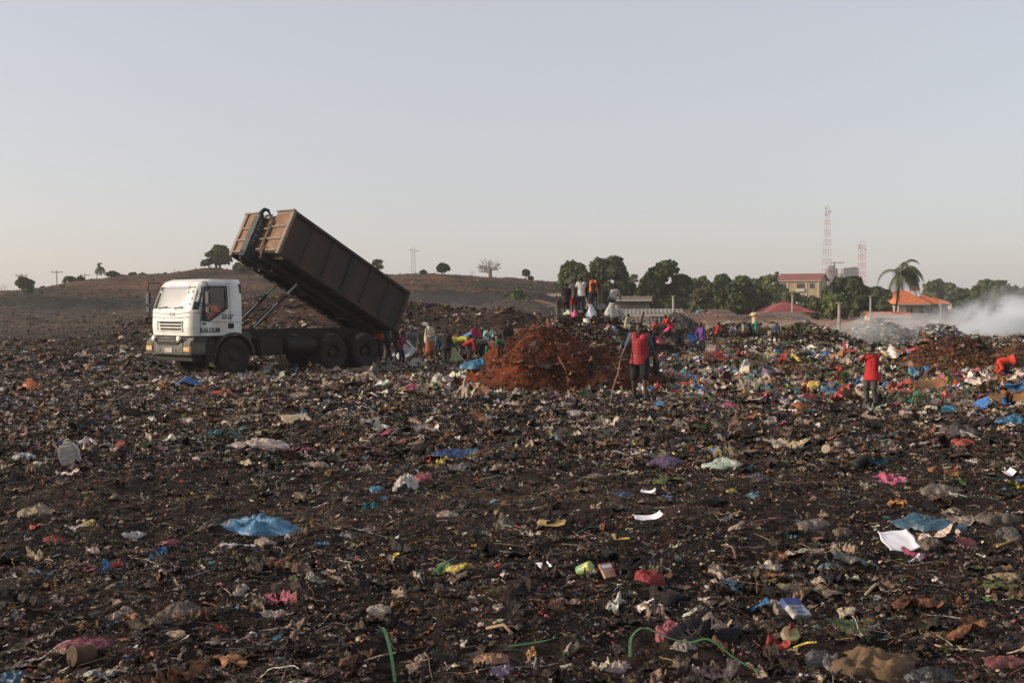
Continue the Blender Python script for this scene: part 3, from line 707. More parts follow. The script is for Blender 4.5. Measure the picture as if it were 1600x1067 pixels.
for i, (nm, u, w, vt, Y, lab, tint, n_, g_) in enumerate(TL):
    tree_px(nm, u, w, vt, Y, lab, tint=tint, n=n_, group=g_, seed=100 + i, bare=.08, size=.55 * Y / 150 + .05, vbot=(503 if Y < 160 else 497 if Y < 240 else 486))
# thin distant trees
for i, (u, w, vt, Y, lab) in enumerate([(990, 16, 428, 300, 'slim pale tree in the gap between the two largest trees'), (1213, 11, 424, 330, 'tiny open topped tree on the skyline left of the apartment building'), (1085, 30, 436, 320, 'flat pale tree on the skyline right of the large domed tree')]):
    tree_px('distant_tree', u, w, vt, Y, lab, tint=MG, n=500, size=.8, seed=150 + i, bare=.45, sparse=True, vbot=470)
G2 = 'lone trees on the hill'
hill = [('broadleaf_tree', 341, 46, 386, 193, 'big rounded dark tree on the hill crest behind the truck cab', DG, 4200, .18, False, 2, [(-.42, .22, .14), (-.3, .3, .16)]),
 ('shrub', 380, 34, 412, 186, 'green shrub on the hill crest beside the raised container', MG, 1500, .02, False, 1, None),
 ('broadleaf_tree', 692, 22, 413, 196, 'small round headed tree on two trunks on the hill right of the mast', DG, 1700, .25, False, 2, None),
 ('broadleaf_tree', 661, 12, 423, 196, 'little uneven tree next to the foot of the lattice mast', DG, 600, .2, True, 1, None),
 ('broadleaf_tree', 590, 24, 407, 196, 'thin sparse tree on the hill above the tail of the container', OG, 420, .3, True, 1, None),
 ('broadleaf_tree', 822, 13, 421, 196, 'small dark tree on the hill right of the bare tree', DG, 700, .3, False, 1, None),
 ('shrub', 829, 9, 432, 194, 'tiny shrub at the foot of the small dark tree right of the bare tree', DG, 260, .02, False, 1, None),
 ('broadleaf_tree', 41, 34, 435, 160, 'feathery dark tree at the left edge in front of a power pole', DG, 1500, .12, True, 2, None),
 ('shrub', 176, 22, 425, 190, 'low dark bush right of the windblown palm on the left hill', DG, 700, .02, False, 1, None),
 ('shrub', 208, 13, 426, 196, 'small brownish bush on the left hill crest', OG, 300, .02, False, 1, None),
 ('shrub', 224, 14, 428, 196, 'low flat bush right of the small brownish bush on the left hill', DG, 300, .02, False, 1, None),
 ('broadleaf_tree', 110, 24, 433, 186, 'sparse leafless looking bush left of the windblown palm', OG, 420, .1, True, 1, None),
 ('broadleaf_tree', 127, 14, 433, 186, 'small dense bush between the sparse bush and the windblown palm', DG, 500, .05, False, 1, None),
 ('shrub', 805, 34, 449, 118, 'pale green spiky bush on the slope in front of the bare tree', LG, 1700, .02, False, 1, None),
 ('shrub', 792, 16, 458, 120, 'dry brownish bush at the left foot of the pale green spiky bush', OG, 500, .02, False, 1, None)]
for i, (nm, u, w, vt, Y, lab, tint, n_, br, spx, tk, shp) in enumerate(hill):
    tree_px(nm, u, w, vt, Y, lab, tint=tint, n=n_, seed=200 + i, bare=br, sparse=spx, trunks=tk, shape=shp, size=.5 if n_ > 900 else .42, cat='tree' if 'tree' in nm else 'bush', group=G2 if 'tree' in nm else None)
def bare_tree(u, wpx, vtop, Y, label, seed, n=9, name='bare_tree'):
    x = (u - 800) / F * Y; z0 = float(H0(np.array([x]), np.array([float(Y)]), False)[0]); h = at(u, vtop, Y).z - z0; w = wpx / F * Y
    rg = random.Random(seed); t = empty(name, (x, Y, z0), 0, label, 'tree'); MB().tube([(0, 0, -.3), (0, 0, h*.2), (.02*w, 0, h*.42)], [w*.05, w*.042, w*.03], 8).build('trunk', m_bark2, t, smooth=True)
    br = MB()
    def grow(p, d, L, r, lv):
        e = p + d * L; m = (p + e) / 2 + Vector((rg.uniform(-1, 1), rg.uniform(-1, 1), -.4)) * L * .06; br.tube([p, m, e], [r, r*.8, r*.55], 4)
        if lv == 0: return
        for k in range(3):
            dd = (d + Vector((rg.uniform(-.75, .75), rg.uniform(-.6, .6), rg.uniform(-.25, .45)))).normalized(); grow(e if k else m, dd, L * .68, r * .55, lv - 1)
    for k in range(n):
        a = rg.random() * 6.283; el = rg.uniform(.15, 1.2); d = Vector((math.cos(a) * math.cos(el) * w / h * 1.1, math.sin(a) * math.cos(el), math.sin(el))).normalized()
        grow(Vector((0, 0, h * rg.uniform(.2, .42))), d, h * .27, w * .018, 3)
    br.build('branches', m_bark2, t); return t
bare_tree(766, 62, 400, 190, 'wide bare branched tree standing alone on the hill skyline', 5, 11)
bare_tree(738, 8, 421, 192, 'thin leaning leafless sapling left of the wide bare tree', 8, 3)
bare_tree(4, 18, 440, 150, 'leafless twiggy tree cut by the left edge of the photo', 9, 5)
bare_tree(275, 8, 419, 190, 'small dead twiggy tree on the crest left of the big rounded tree', 12, 3)

m_frond = mat('palm_frond', (.06, .07, .025), .6, noise=.4, nscale=3)
def palm(u, vbase, vtop, Y, label, wind, nf=16, fl=2.6, seed=3, dxb=0):
    x = (u - 800) / F * Y; zb = at(u, vbase, Y).z; h = at(u, vtop, Y).z - zb; rg = random.Random(seed)
    t = empty('palm_tree', (x, Y, zb), 0, label, 'palm tree'); top = Vector((.35, 0, h * .80))
    MB().tube([(dxb, 0, -1), (dxb*.8, 0, h*.2), (dxb*.2 + .1, 0, h*.5), top], [h*.028, h*.022, h*.018, h*.014], 8).build('trunk', m_bark, t, smooth=True)
    for k in range(nf):
        a = 2*math.pi*k/nf + rg.uniform(-.2, .2); el = rg.uniform(-.15, 1.25); mb = MB(); p = top.copy(); L = fl * rg.uniform(.8, 1.1); n_ = 12
        d = Vector((math.cos(a)*math.cos(el) + wind, math.sin(a)*math.cos(el), math.sin(el) + .12)).normalized(); pts = [p.copy()]
        for i in range(n_):
            d = (d + Vector((wind*.06, 0, -.17 - .02*i))).normalized(); p = p + d * L / n_; pts.append(p.copy())
        mb.tube(pts, [.04*(1 - i/(n_+1)) + .008 for i in range(n_+1)], 4)
        for i in range(1, n_ + 1):
            for s in (-1, 1):
                for sub in (0, .5):
                    q = pts[i].lerp(pts[i-1], sub); dd = (pts[i] - pts[i-1]).normalized(); sd_ = dd.cross(Vector((0, 0, 1)))
                    if sd_.length < .1: sd_ = Vector((1, 0, 0))
                    sd_ = sd_.normalized() * s; ll = L * .26 * math.sin(math.pi * (.12 + .8*i/n_)) + .08
                    tip = q + sd_*ll*.75 + dd*ll*.5 + Vector((wind*.1, 0, -ll*.55)); b = len(mb.v); wv = dd * .055 * fl / 2.6
                    mb.v += [tuple(q - wv), tuple(q + wv), tuple(tip)]; mb.f.append((b, b+1, b+2))
        mb.build('frond', m_frond, t)
palm(1403, 501, 411, 150, 'tall windblown palm tree in front of the orange roofed villa', .42, 24, 4.0, 3, -.35)
palm(152, 441, 414, 190, 'small windblown palm on the skyline of the left hill', .5, 14, 1.7, 6)

# ---------------------------------------------------------------- houses
def rough_wall(c): return mat('plaster_wall', c, .9, noise=.3, nscale=1.2)
def roofmat(c, c2=None): return mat('sheet_roof', c, .8, noise=.45, nscale=1.1, col2=c2, bump=.3, bscale=4)
m_dark = mat('dark_opening', (.02, .02, .022), .6)
m_trim = mat('pale_trim', (.42, .38, .32), .8)
def ribs(mb, x0, x1, y0, y1, z0, z1, n):
    for k in range(n):
        x = x0 + (x1 - x0) * (k + .5) / n; mb.rings([[Vector((x-.03, y0, z0+.002)), Vector((x+.03, y0, z0+.002)), Vector((x+.03, y0, z0+.045)), Vector((x-.03, y0, z0+.045))], [Vector((x-.03, y1, z1+.002)), Vector((x+.03, y1, z1+.002)), Vector((x+.03, y1, z1+.045)), Vector((x-.03, y1, z1+.045))]])
def gable(name, x, y, rz, w, d, zb, ze, zr, wm, rm, label, cat='house', group=None, over=.35, wins=(), nr=14):
    t = empty(name, (x, y, zb), rz, label, cat, group); e, r = ze - zb, zr - zb
    wl = MB().prism([(-d/2, 0), (d/2, 0), (d/2, e - .03), (0, r - .06), (-d/2, e - .03)], 'x', -w/2, w/2).build('wall', wm, t)
    rf = MB(); th = .07; sl = (r - e) / (d/2)
    for s in (-1, 1):
        rf.prism([(s*(d/2 + over), e - sl*over), (0, r), (0, r + th), (s*(d/2 + over), e - sl*over + th)], 'x', -w/2 - over, w/2 + over)
    ribs(rf, -w/2 - over, w/2 + over, -d/2 - over, 0, e - sl*over + th, r + th, nr)
    rf.build('roof', rm, t)
    MB().box(-w/2 - over, w/2 + over, -d/2 - over - .05, -d/2 - over - .004, e - sl*over - .08, e - sl*over + th).build('fascia', m_trim, t)
    for (wx, wz, ww, wh) in wins:
        q = MB().box(wx - ww/2, wx + ww/2, -d/2 - .03, -d/2 + .01, wz, wz + wh).build('window', m_dark, t)
        MB().box(wx - ww/2 - .08, wx + ww/2 + .08, -d/2 - .06, -d/2 - .031, wz - .08, wz).box(wx - .04, wx + .04, -d/2 - .055, -d/2 - .032, wz, wz + wh).box(wx - ww/2 - .08, wx + ww/2 + .08, -d/2 - .06, -d/2 - .031, wz + wh, wz + wh + .08).build('frame', m_trim, q)
    return t
GS = 'low tin roofed sheds below the dump'
B1, B2, B3, B4 = (.16, .10, .072), (.22, .155, .11), (.12, .075, .06), (.30, .28, .25)
sheds = [(962, 1014, 464, 469, 116, B2, (.09, .075, .06), 'long building with a tan roof and a dark wall left of the large domed tree', 8),
 (975, 1062, 484, 492, 92, B4, (.2, .17, .14), 'shed with a pale grey sheet roof behind the man in red', 16),
 (1052, 1108, 490, 499, 84, B1, (.2, .17, .14), 'shed with a plain brown roof right of the concrete pole', 10),
 (1108, 1132, 486, 491, 100, B3, (.38, .2, .1), 'small orange walled shed beside the little blue tarp', 6),
 (966, 1010, 497, 505, 76, B2, (.3, .24, .17), 'tan roofed shed just behind the seated person in a beige top', 9),
 (1014, 1060, 499, 508, 72, (.16, .135, .12), (.2, .17, .14), 'grey brown shed roof at the foot of the concrete pole', 9),
 (1064, 1128, 498, 506, 77, (.19, .10, .075), (.2, .17, .14), 'rust brown shed roof above the grey dirt pile', 12),
 (1126, 1204, 494, 504, 82, B3, (.2, .17, .14), 'wide dark brown shed roof left of the person in green trousers', 14),
 (1104, 1186, 506, 513, 70, B2, (.2, .17, .14), 'tan shed roof directly behind the crouching children', 15),
 (1190, 1232, 503, 509, 75, B1, (.2, .17, .14), 'short brown shed roof right of the person in green trousers', 8),
 (1184, 1250, 489, 499, 104, (.17, .125, .10), (.2, .16, .13), 'grey brown roofed house in front of the red roofed house', 10)]
for i, (u0, u1, vr, ve, Y, rc, wc, lab, nr) in enumerate(sheds):
    uc = (u0 + u1) / 2; w = (u1 - u0) / F * Y; ze = at(uc, ve, Y - 2).z; zr = at(uc, vr, Y).z
    gable('shed', (uc - 800) / F * Y, Y, R(rnd.uniform(-7, 7)), w, 5.5, -3.2, ze, max(zr, ze + .35), rough_wall(wc), roofmat(rc), lab, 'shed', GS, .25, (), nr)
# big rusty roof at the dump edge
t = empty('warehouse', (21.4, 68, -3.0), R(-2), 'very wide low brown roofed building behind the smoking heap', 'warehouse')
MB().box(-4.2, 8.4, -3.6, 5, 0, 3.45).build('wall', rough_wall((.2, .15, .12)), t)
rf = MB().prism([(-4.2, 3.55), (3.2, 4.20), (7.0, 3.9), (7.0, 3.84), (3.2, 4.14), (-4.2, 3.49)], 'x', -4.9, 9.0); ribs(rf, -4.9, 9.0, -4.2, 3.2, 3.53, 4.18, 9); rf.build('roof', roofmat((.27, .165, .11), (.20, .12, .085)), t)
t = empty('lean_to', (15.6, 64.5, -3.0), R(22), 'narrow dark edged sheet roof slanting down at the left end of the very wide roof', 'lean-to')
MB().box(-1.6, 1.6, -2.0, 2.0, 0, 3.2).build('wall', rough_wall((.2, .17, .14)), t); MB().prism([(-2.3, 3.3), (2.3, 4.0), (2.3, 4.07), (-2.3, 3.37)], 'x', -1.9, 1.9).build('roof', roofmat((.30, .24, .18)), t)
def hip(mb, x0, x1, y0, y1, ze, zr, n=0):
    ym = (y0 + y1) / 2; k = min((y1 - y0) / 2, (x1 - x0) / 2 - .05)
    V = [(x0, y0, ze), (x1, y0, ze), (x1, y1, ze), (x0, y1, ze), (x0 + k, ym, zr), (x1 - k, ym, zr)]
    mb.add(V, [(0, 1, 5, 4), (1, 2, 5), (2, 3, 4, 5), (3, 0, 4), (3, 2, 1, 0)]); return mb
def px_x(u, Y): return (u - 800) / F * Y
# villa
Y = 215; m_or = mat('orange_tiles', (.62, .17, .05), .7, noise=.3, nscale=1.6, bump=.5, bscale=6)
zb = at(1440, 502, Y).z; X0 = px_x(1440, Y)
v_ = empty('villa', (X0, Y, zb), 0, 'beige villa with bright orange hipped roofs right of the palm', 'house'); m_vw = rough_wall((.40, .36, .31))
L_ = lambda u: px_x(u, Y) - X0
ez = at(1440, 475, Y).z - zb
MB().box(L_(1401), L_(1434), -1, 8, 0, ez - .02).box(L_(1434) + .003, L_(1470), 1.2, 8, 0, ez - .02).box(L_(1470) + .003, L_(1488), 2.4, 8, 0, ez - .06).build('wall', m_vw, v_)
rf = hip(MB(), L_(1393), L_(1449), -2, 9, ez, at(0, 452, Y).z - zb); hip(rf, L_(1430), L_(1478), .3, 8.6, ez + .01, at(0, 460, Y).z - zb); hip(rf, L_(1450), L_(1494), 1.6, 8.3, ez + .02, at(0, 463, Y).z - zb)
hip(rf, L_(1434), L_(1448), 3.0, 5.2, at(0, 454, Y).z - zb, at(0, 447, Y).z - zb)
rf.build('roof', m_or, v_)
MB().box(L_(1393) + .05, L_(1449) - .05, -2.05, -2.005, ez - .22, ez - .01).build('fascia', m_trim, v_)
for u, yy in ((1418, -1), (1456, 1.2)):
    q = MB().box(L_(u) - .55, L_(u) + .55, yy - .05, yy + .01, ez - 1.7, ez - .8).build('window', m_dark, v_); MB().box(L_(u) - .65, L_(u) + .65, yy - .08, yy - .052, ez - 1.8, ez - 1.71).box(L_(u) - .05, L_(u) + .05, yy - .08, yy - .052, ez - 1.7, ez - .8).box(L_(u) - .65, L_(u) + .65, yy - .08, yy - .052, ez - .79, ez - .70).build('frame', m_trim, q)
for u in (1444, 1468, 1486): MB().cyl((L_(u), .0, 0), (L_(u), .0, ez - .03), .14).build('column', m_trim, v_)
gable('house', px_x(1400, 250), 250, 0, 5, 5, -.8, at(0, 461, 250).z, at(0, 456, 250).z, m_vw, m_or, 'second orange roof peeping out behind the left side of the villa', nr=3)
gable('house', px_x(1384, 112), 112, R(-8), 3.5, 4, -3, at(0, 494, 112).z, at(0, 488, 112).z, rough_wall((.45, .36, .2)), roofmat((.45, .16, .08)), 'low yellow walled house with an orange edged roof left of the palm foot', nr=6)
# red roofed house
t = empty('house', (px_x(1224, 130), 130, -3), R(4), 'house with a wide dull red hipped roof right of the dark trees', 'house')
MB().box(-2.4, 2.4, -2.4, 2.4, 0, at(0, 487, 130).z + 3 - .02).build('wall', rough_wall((.45, .36, .2)), t)
hip(MB(), -2.9, 3.1, -2.9, 2.9, at(0, 488, 130).z + 3, at(0, 471, 130).z + 3).build('roof', roofmat((.30, .075, .07)), t)
# apartment building
ap = gable('apartment_building', px_x(1262, 300) - .6, 303, R(-27), 10.8, 10.5, -1.5, at(0, 438, 300).z, at(0, 427.5, 300).z, rough_wall((.36, .27, .16)), roofmat((.30, .10, .085)), 'three storey tan apartment building with a red roof behind the trees', 'building', None, .6, (), 20)
e_ = at(0, 438, 300).z + 1.5
for fl_ in range(3):
    z = e_ - 3.0 - fl_ * 3.1
    for wx, ww, hh in ((-4.2, 1.7, 1.9), (.6, 2.0, 1.9), (3.6, 1.3, 1.2)):
        q = MB().box(wx - ww/2, wx + ww/2, -5.3, -5.24, z + (0 if hh > 1.5 else .8), z + (2.1 if hh > 1.5 else 2.1)).build('loggia' if hh > 1.5 else 'window', m_dark, ap)
        if hh > 1.5: MB().box(wx - ww/2 - .1, wx + ww/2 + .1, -5.75, -5.31, z - .05, z + .75).build('balcony', m_trim, q)
        else: MB().box(wx - .75, wx + .75, -5.36, -5.31, z + .7, z + .78).build('sill', m_trim, q)
for x in (-5.3, -2.8, 2.2, 5.3): MB().box(x - .12, x + .12, -5.42, -5.27, 0, e_ - .1).build('pilaster', m_trim, ap)
# distant towers blocks in the haze
for k, (u, w, vt, Yd, lab) in enumerate([(1299, 15, 420, 900, 'unfinished concrete tower block behind the apartment building, right of the tall mast'), (1327, 24, 420, 930, 'pale grey tower block between the two red and white masts')]):
    x = px_x(u, Yd); hgt = at(u, vt, Yd).z; ww = w / F * Yd; t = empty('tower_block', (x, Yd, 0), 0, lab, 'tower block')
    cm = mat('raw_concrete', (.15, .15, .16), .9); b = MB().box(-ww/2, ww/2, -4, 4, 0, hgt)
    if k: b.box(-ww/2 - 2.5, -ww/2 - .01, -3, 3, 0, hgt - 4).box(ww*.05, ww*.4, -2, 2, hgt+.01, hgt + 1.5)
    else: b.box(-ww/2 + 1, ww/2 - 2, -2, 2, hgt+.01, hgt + 2.5)
    b.build('wall', cm, t)
    for z in np.arange(3, hgt - 1, 3.2): MB().box(-ww/2 + .5, ww/2 - .5, -4.05, -3.99, z, z + 1.7).build('window_band', mat('shade_glass', (.05, .055, .07), .4) if z == 3 else bpy.data.materials['shade_glass'], t)
t = empty('construction_crane', (px_x(1303, 880), 880, 0), 0, 'faint construction crane above the unfinished tower block', 'crane'); zt = at(0, 411, 880).z
MB().box(-.5, .5, -.5, .5, 0, zt).build('mast', m_blk, t); MB().box(-3, 8, -.3, .3, zt + .01, zt + .6).build('jib', m_blk, t)
# houses in the dip on the left of the big trees
gable('house', px_x(836, 120), 120, R(68), 3.2, 3.4, -.6, at(0, 477, 120).z, at(0, 470, 120).z, rough_wall((.34, .26, .17)), roofmat((.24, .13, .09)), 'small house with a brown gable roof left of the big trees', nr=8)
gable('house', px_x(872, 150), 150, R(-20), 2.6, 3.5, -.6, at(0, 462, 150).z, at(0, 459, 150).z, rough_wall((.42, .34, .29)), roofmat((.30, .2, .15)), 'tall pinkish house partly hidden by the leftmost big tree', wins=((-.6, 2.8, .5, .7), (.6, 2.8, .5, .7)), nr=5)
gable('house', px_x(846, 165), 165, R(10), 3.4, 3.5, 0, at(0, 467, 165).z, at(0, 463, 165).z, rough_wall((.4, .36, .32)), roofmat((.36, .33, .3)), 'little pale roofed house above the brown gabled house', nr=5)
gable('house', px_x(818, 132), 132, R(16), 3.0, 3.0, -.4, at(0, 474, 132).z, at(0, 470, 132).z, rough_wall((.4, .36, .32)), roofmat((.40, .37, .34)), 'grey roofed house right of the pale green spiky bush', nr=5)

# ---------------------------------------------------------------- poles and masts
m_conc = mat('concrete_pole', (.34, .31, .27), .85, noise=.3, nscale=3)
def pole(u, vt, vb, Y, label, arms=False, r=.11, name='concrete_pole', cat='pole', group=None):
    p = at(u, vb, Y); zt = at(u, vt, Y).z - p.z
    t = empty(name, (p.x, Y, p.z), 0, label, cat, group); MB().cyl((0, 0, -1), (0, 0, zt), r, r * .7, 8).build('post', m_conc if not arms else m_bark, t)
    if arms:
        MB().box(-1.0, 1.0, -.06, .06, zt - .35, zt - .22).build('crossarm', m_bark, t)
        for x in (-.9, 0, .9): MB().cyl((x, 0, zt - .21), (x, 0, zt + .03), .05, n=6).build('insulator', m_conc, t)
    else: MB().box(-r*1.3, r*1.3, -r*1.3, r*1.3, zt + .002, zt + .05).build('cap', m_conc, t)
pole(1052, 463, 500, 76, 'concrete pole rising from the brown shed roofs right of the man in red', group='concrete poles')
pole(1311, 474, 521, 60, 'nearest concrete pole, in front of the very wide brown roof', group='concrete poles')
pole(1238, 460, 492, 118, 'thin pale pole beside the red hipped roof', r=.13, group='concrete poles')
pole(1360, 463, 503, 100, 'thin pale pole against the very dark tree left of the palm', r=.12, group='concrete poles')
pole(933, 444, 490, 120, 'thin pale pole behind the heap between the big trees', r=.10, group='concrete poles')
pole(1470, 474, 500, 190, 'slim post with a lamp sized cap in front of the villa', r=.12)
for u, vt, vb, Y, lab in ((34, 428, 460, 190, 'wooden power pole behind the feathery tree at the left edge'), (89, 423, 450, 200, 'tallest wooden power pole on the left hill, standing clear of trees'), (133, 428, 444, 230, 'small wooden power pole just left of the windblown palm')):
    pole(u, vt, vb, Y, lab, True, .10, 'power_pole', 'power pole', 'power poles on the left hill')
m_mr = mat('mast_red', (.42, .04, .035), .6); m_mw = mat('mast_white', (.50, .45, .43), .6); m_mg = mat('mast_grey', (.25, .24, .23), .6)
def lattice(u, vt, vb, Y, wb, wt, label, striped, secs=10, dishes=3, t_=.16):
    p = at(u, vb, Y); H_ = at(u, vt, Y).z - p.z; t = empty('lattice_mast', (p.x, Y, p.z), R(12), label, 'mast')
    def W_(z): return wb + (wt - wb) * min(z / (H_ * .9), 1)
    for k in range(secs):
        z0, z1 = H_*k/secs, H_*(k+1)/secs; m = MB(); n_ = 1
        for i in range(n_):
            a0 = z0 + (z1 - z0)*i/n_; a1 = z0 + (z1 - z0)*(i+1)/n_; c0 = [Vector((sx*W_(a0)/2, sy*W_(a0)/2, a0)) for sx, sy in ((-1,-1),(1,-1),(1,1),(-1,1))]; c1 = [Vector((sx*W_(a1)/2, sy*W_(a1)/2, a1)) for sx, sy in ((-1,-1),(1,-1),(1,1),(-1,1))]
            for q in range(4):
                r_ = (q + 1) % 4; m.cyl(c0[q], c1[q], t_*.75, n=4); m.cyl(c0[q], c1[r_], t_*.45, n=4); m.cyl(c1[q], c1[r_], t_*.45, n=4)
        m.build('mast_section', (m_mr if k % 2 else m_mw) if striped else m_mg, t)
    rg = random.Random(int(u))
    for k in range(dishes):
        z = H_ * rg.uniform(.82, .97); s = rg.choice((-1, 1)); MB().cyl((s*(wt/2 + .1), -.3, z), (s*(wt/2 + .7), -.4, z), t_*2.4, t_*2.8, 12).build('antenna', m_mg, t)
    MB().cyl((0, 0, H_ + .01), (0, 0, H_ * 1.06), t_ * .4, n=5).build('spike', m_mg, t)
lattice(1292, 322, 436, 400, 2.6, 1.1, 'tall red and white lattice mast behind the apartment building', True, 15, 3, .062)
lattice(1346, 378, 452, 380, 1.9, 1.5, 'shorter red and white lattice mast right of the distant tower blocks', True, 11, 3, .068)
lattice(646, 388, 434, 205, .75, .45, 'grey lattice mast on the hill between the container and the bare tree', False, 9, 2, .022)
# small blue tarp by the roofs
t = MB(); 
for i in range(6): pass
t.rings([[Vector((x, y, .35*math.sin(x*2)*0 + zz)) for x, zz in ((-.8, 0), (-.4, .35), (.1, .5), (.8, .3))] for y in (-.5, 0, .5)], False, False, False)
o = t.build('tarp', plastic((.10, .42, .55)), None); o.location = at(1097, 493, 95); tag(o, 'little turquoise tarp between the shed roofs below the trees', 'tarp')

# ---------------------------------------------------------------- smoke
def smoke(name, blobs, dens, label, col=(.965, .98, .995), sc=.55, seed=0, thr=.42, stretch=(.7, 1, 1), top=None):
    mb = MB()
    for c, r in blobs: mb.ell(c, r[0], r[1], r[2])
    me = skinned(mb, .35, 6); o = link(name, me, None)
    m = bpy.data.materials.new(name); m.use_nodes = True; n = m.node_tree; n.nodes.clear(); me.materials.append(m)
    out = n.nodes.new('ShaderNodeOutputMaterial'); v = n.nodes.new('ShaderNodeVolumePrincipled'); v.inputs['Color'].default_value = col + (1,); v.inputs['Anisotropy'].default_value = .3
    tc = n.nodes.new('ShaderNodeTexCoord'); mp = n.nodes.new('ShaderNodeMapping'); mp.inputs['Scale'].default_value = stretch; mp.inputs['Location'].default_value = (seed, seed, 0); mp.inputs['Rotation'].default_value = (0, R(22), 0)
    t = n.nodes.new('ShaderNodeTexNoise'); t.inputs['Scale'].default_value = sc; t.inputs['Detail'].default_value = 8; t.inputs['Distortion'].default_value = 1.1
    r = n.nodes.new('ShaderNodeMapRange'); r.inputs['From Min'].default_value = thr; r.inputs['From Max'].default_value = .72; r.inputs['To Max'].default_value = dens
    for a, b in ((tc.outputs['Object'], mp.inputs[0]), (mp.outputs[0], t.inputs['Vector']), (t.outputs['Fac'], r.inputs['Value']), (r.outputs[0], v.inputs['Density']), (v.outputs[0], out.inputs['Volume'])): n.links.new(a, b)
    if top:
        def M(op, a, b):
            q = n.nodes.new('ShaderNodeMath'); q.operation = op
            for i_, v_ in ((0, a), (1, b)):
                if isinstance(v_, (int, float)): q.inputs[i_].default_value = v_
                else: n.links.new(v_, q.inputs[i_])
            return q.outputs[0]
        sp = n.nodes.new('ShaderNodeSeparateXYZ'); n.links.new(tc.outputs['Object'], sp.inputs[0])
        t2 = n.nodes.new('ShaderNodeTexNoise'); t2.inputs['Scale'].default_value = .45; t2.inputs['Detail'].default_value = 3; n.links.new(tc.outputs['Object'], t2.inputs['Vector'])
        line = M('ADD', M('MULTIPLY', M('SUBTRACT', sp.outputs[0], top[0]), top[2]), top[1]); line = M('ADD', line, M('MULTIPLY', M('SUBTRACT', t2.outputs['Fac'], .5), 3.4))
        f = M('DIVIDE', M('SUBTRACT', line, sp.outputs[2]), 1.3); q = n.nodes.new('ShaderNodeClamp'); n.links.new(f, q.inputs[0])
        n.links.new(M('MULTIPLY', q.outputs[0], r.outputs[0]), v.inputs['Density'])
    return tag(o, label, None, None, 'stuff')
def B(u, v, Y, rx, ry, rz): return (tuple(at(u, v, Y)), (rx, ry, rz))
smoke('smoke', [B(1410, 524, 57, 2.2, 2, .8), B(1450, 512, 57, 2.2, 2.2, 1.5), B(1490, 500, 57, 2.4, 2.6, 2.0), B(1530, 492, 57, 2.6, 2.8, 2.5), B(1575, 485, 57, 2.8, 3, 3.0), B(1620, 480, 57, 3, 3, 3.3), B(1670, 476, 57, 3, 3, 3.5), B(1530, 526, 56, 3.8, 2, .8), B(1600, 524, 56, 3.8, 2, .9)], 3.6, 'thick white smoke plume drifting off the heaps at the right', (.93, .965, .995), thr=.46, sc=.62, top=(20.3, 1.15, .30))
smoke('smoke', [B(1340, 522, 48, 1.6, 1.6, .55), B(1375, 512, 48.5, 1.2, 1.6, .75), B(1400, 515, 48.5, 1.2, 1.5, .6), B(1430, 505, 50, 1.6, 1.6, .5), B(1345, 535, 47.2, 1.2, 1.2, .3)], .5, 'thin smoke over the smouldering pale ash heap', seed=4, thr=.42)
smoke('smoke', [B(660, 482, 64, 4.5, 5, .8), B(740, 478, 68, 5, 5, .8), B(815, 484, 66, 4, 5, .6), B(600, 470, 68, 3, 5, .8)], .012, 'faint grey smoke hanging over the rubble right of the container', (.75, .8, .9), .3, 9, .35)
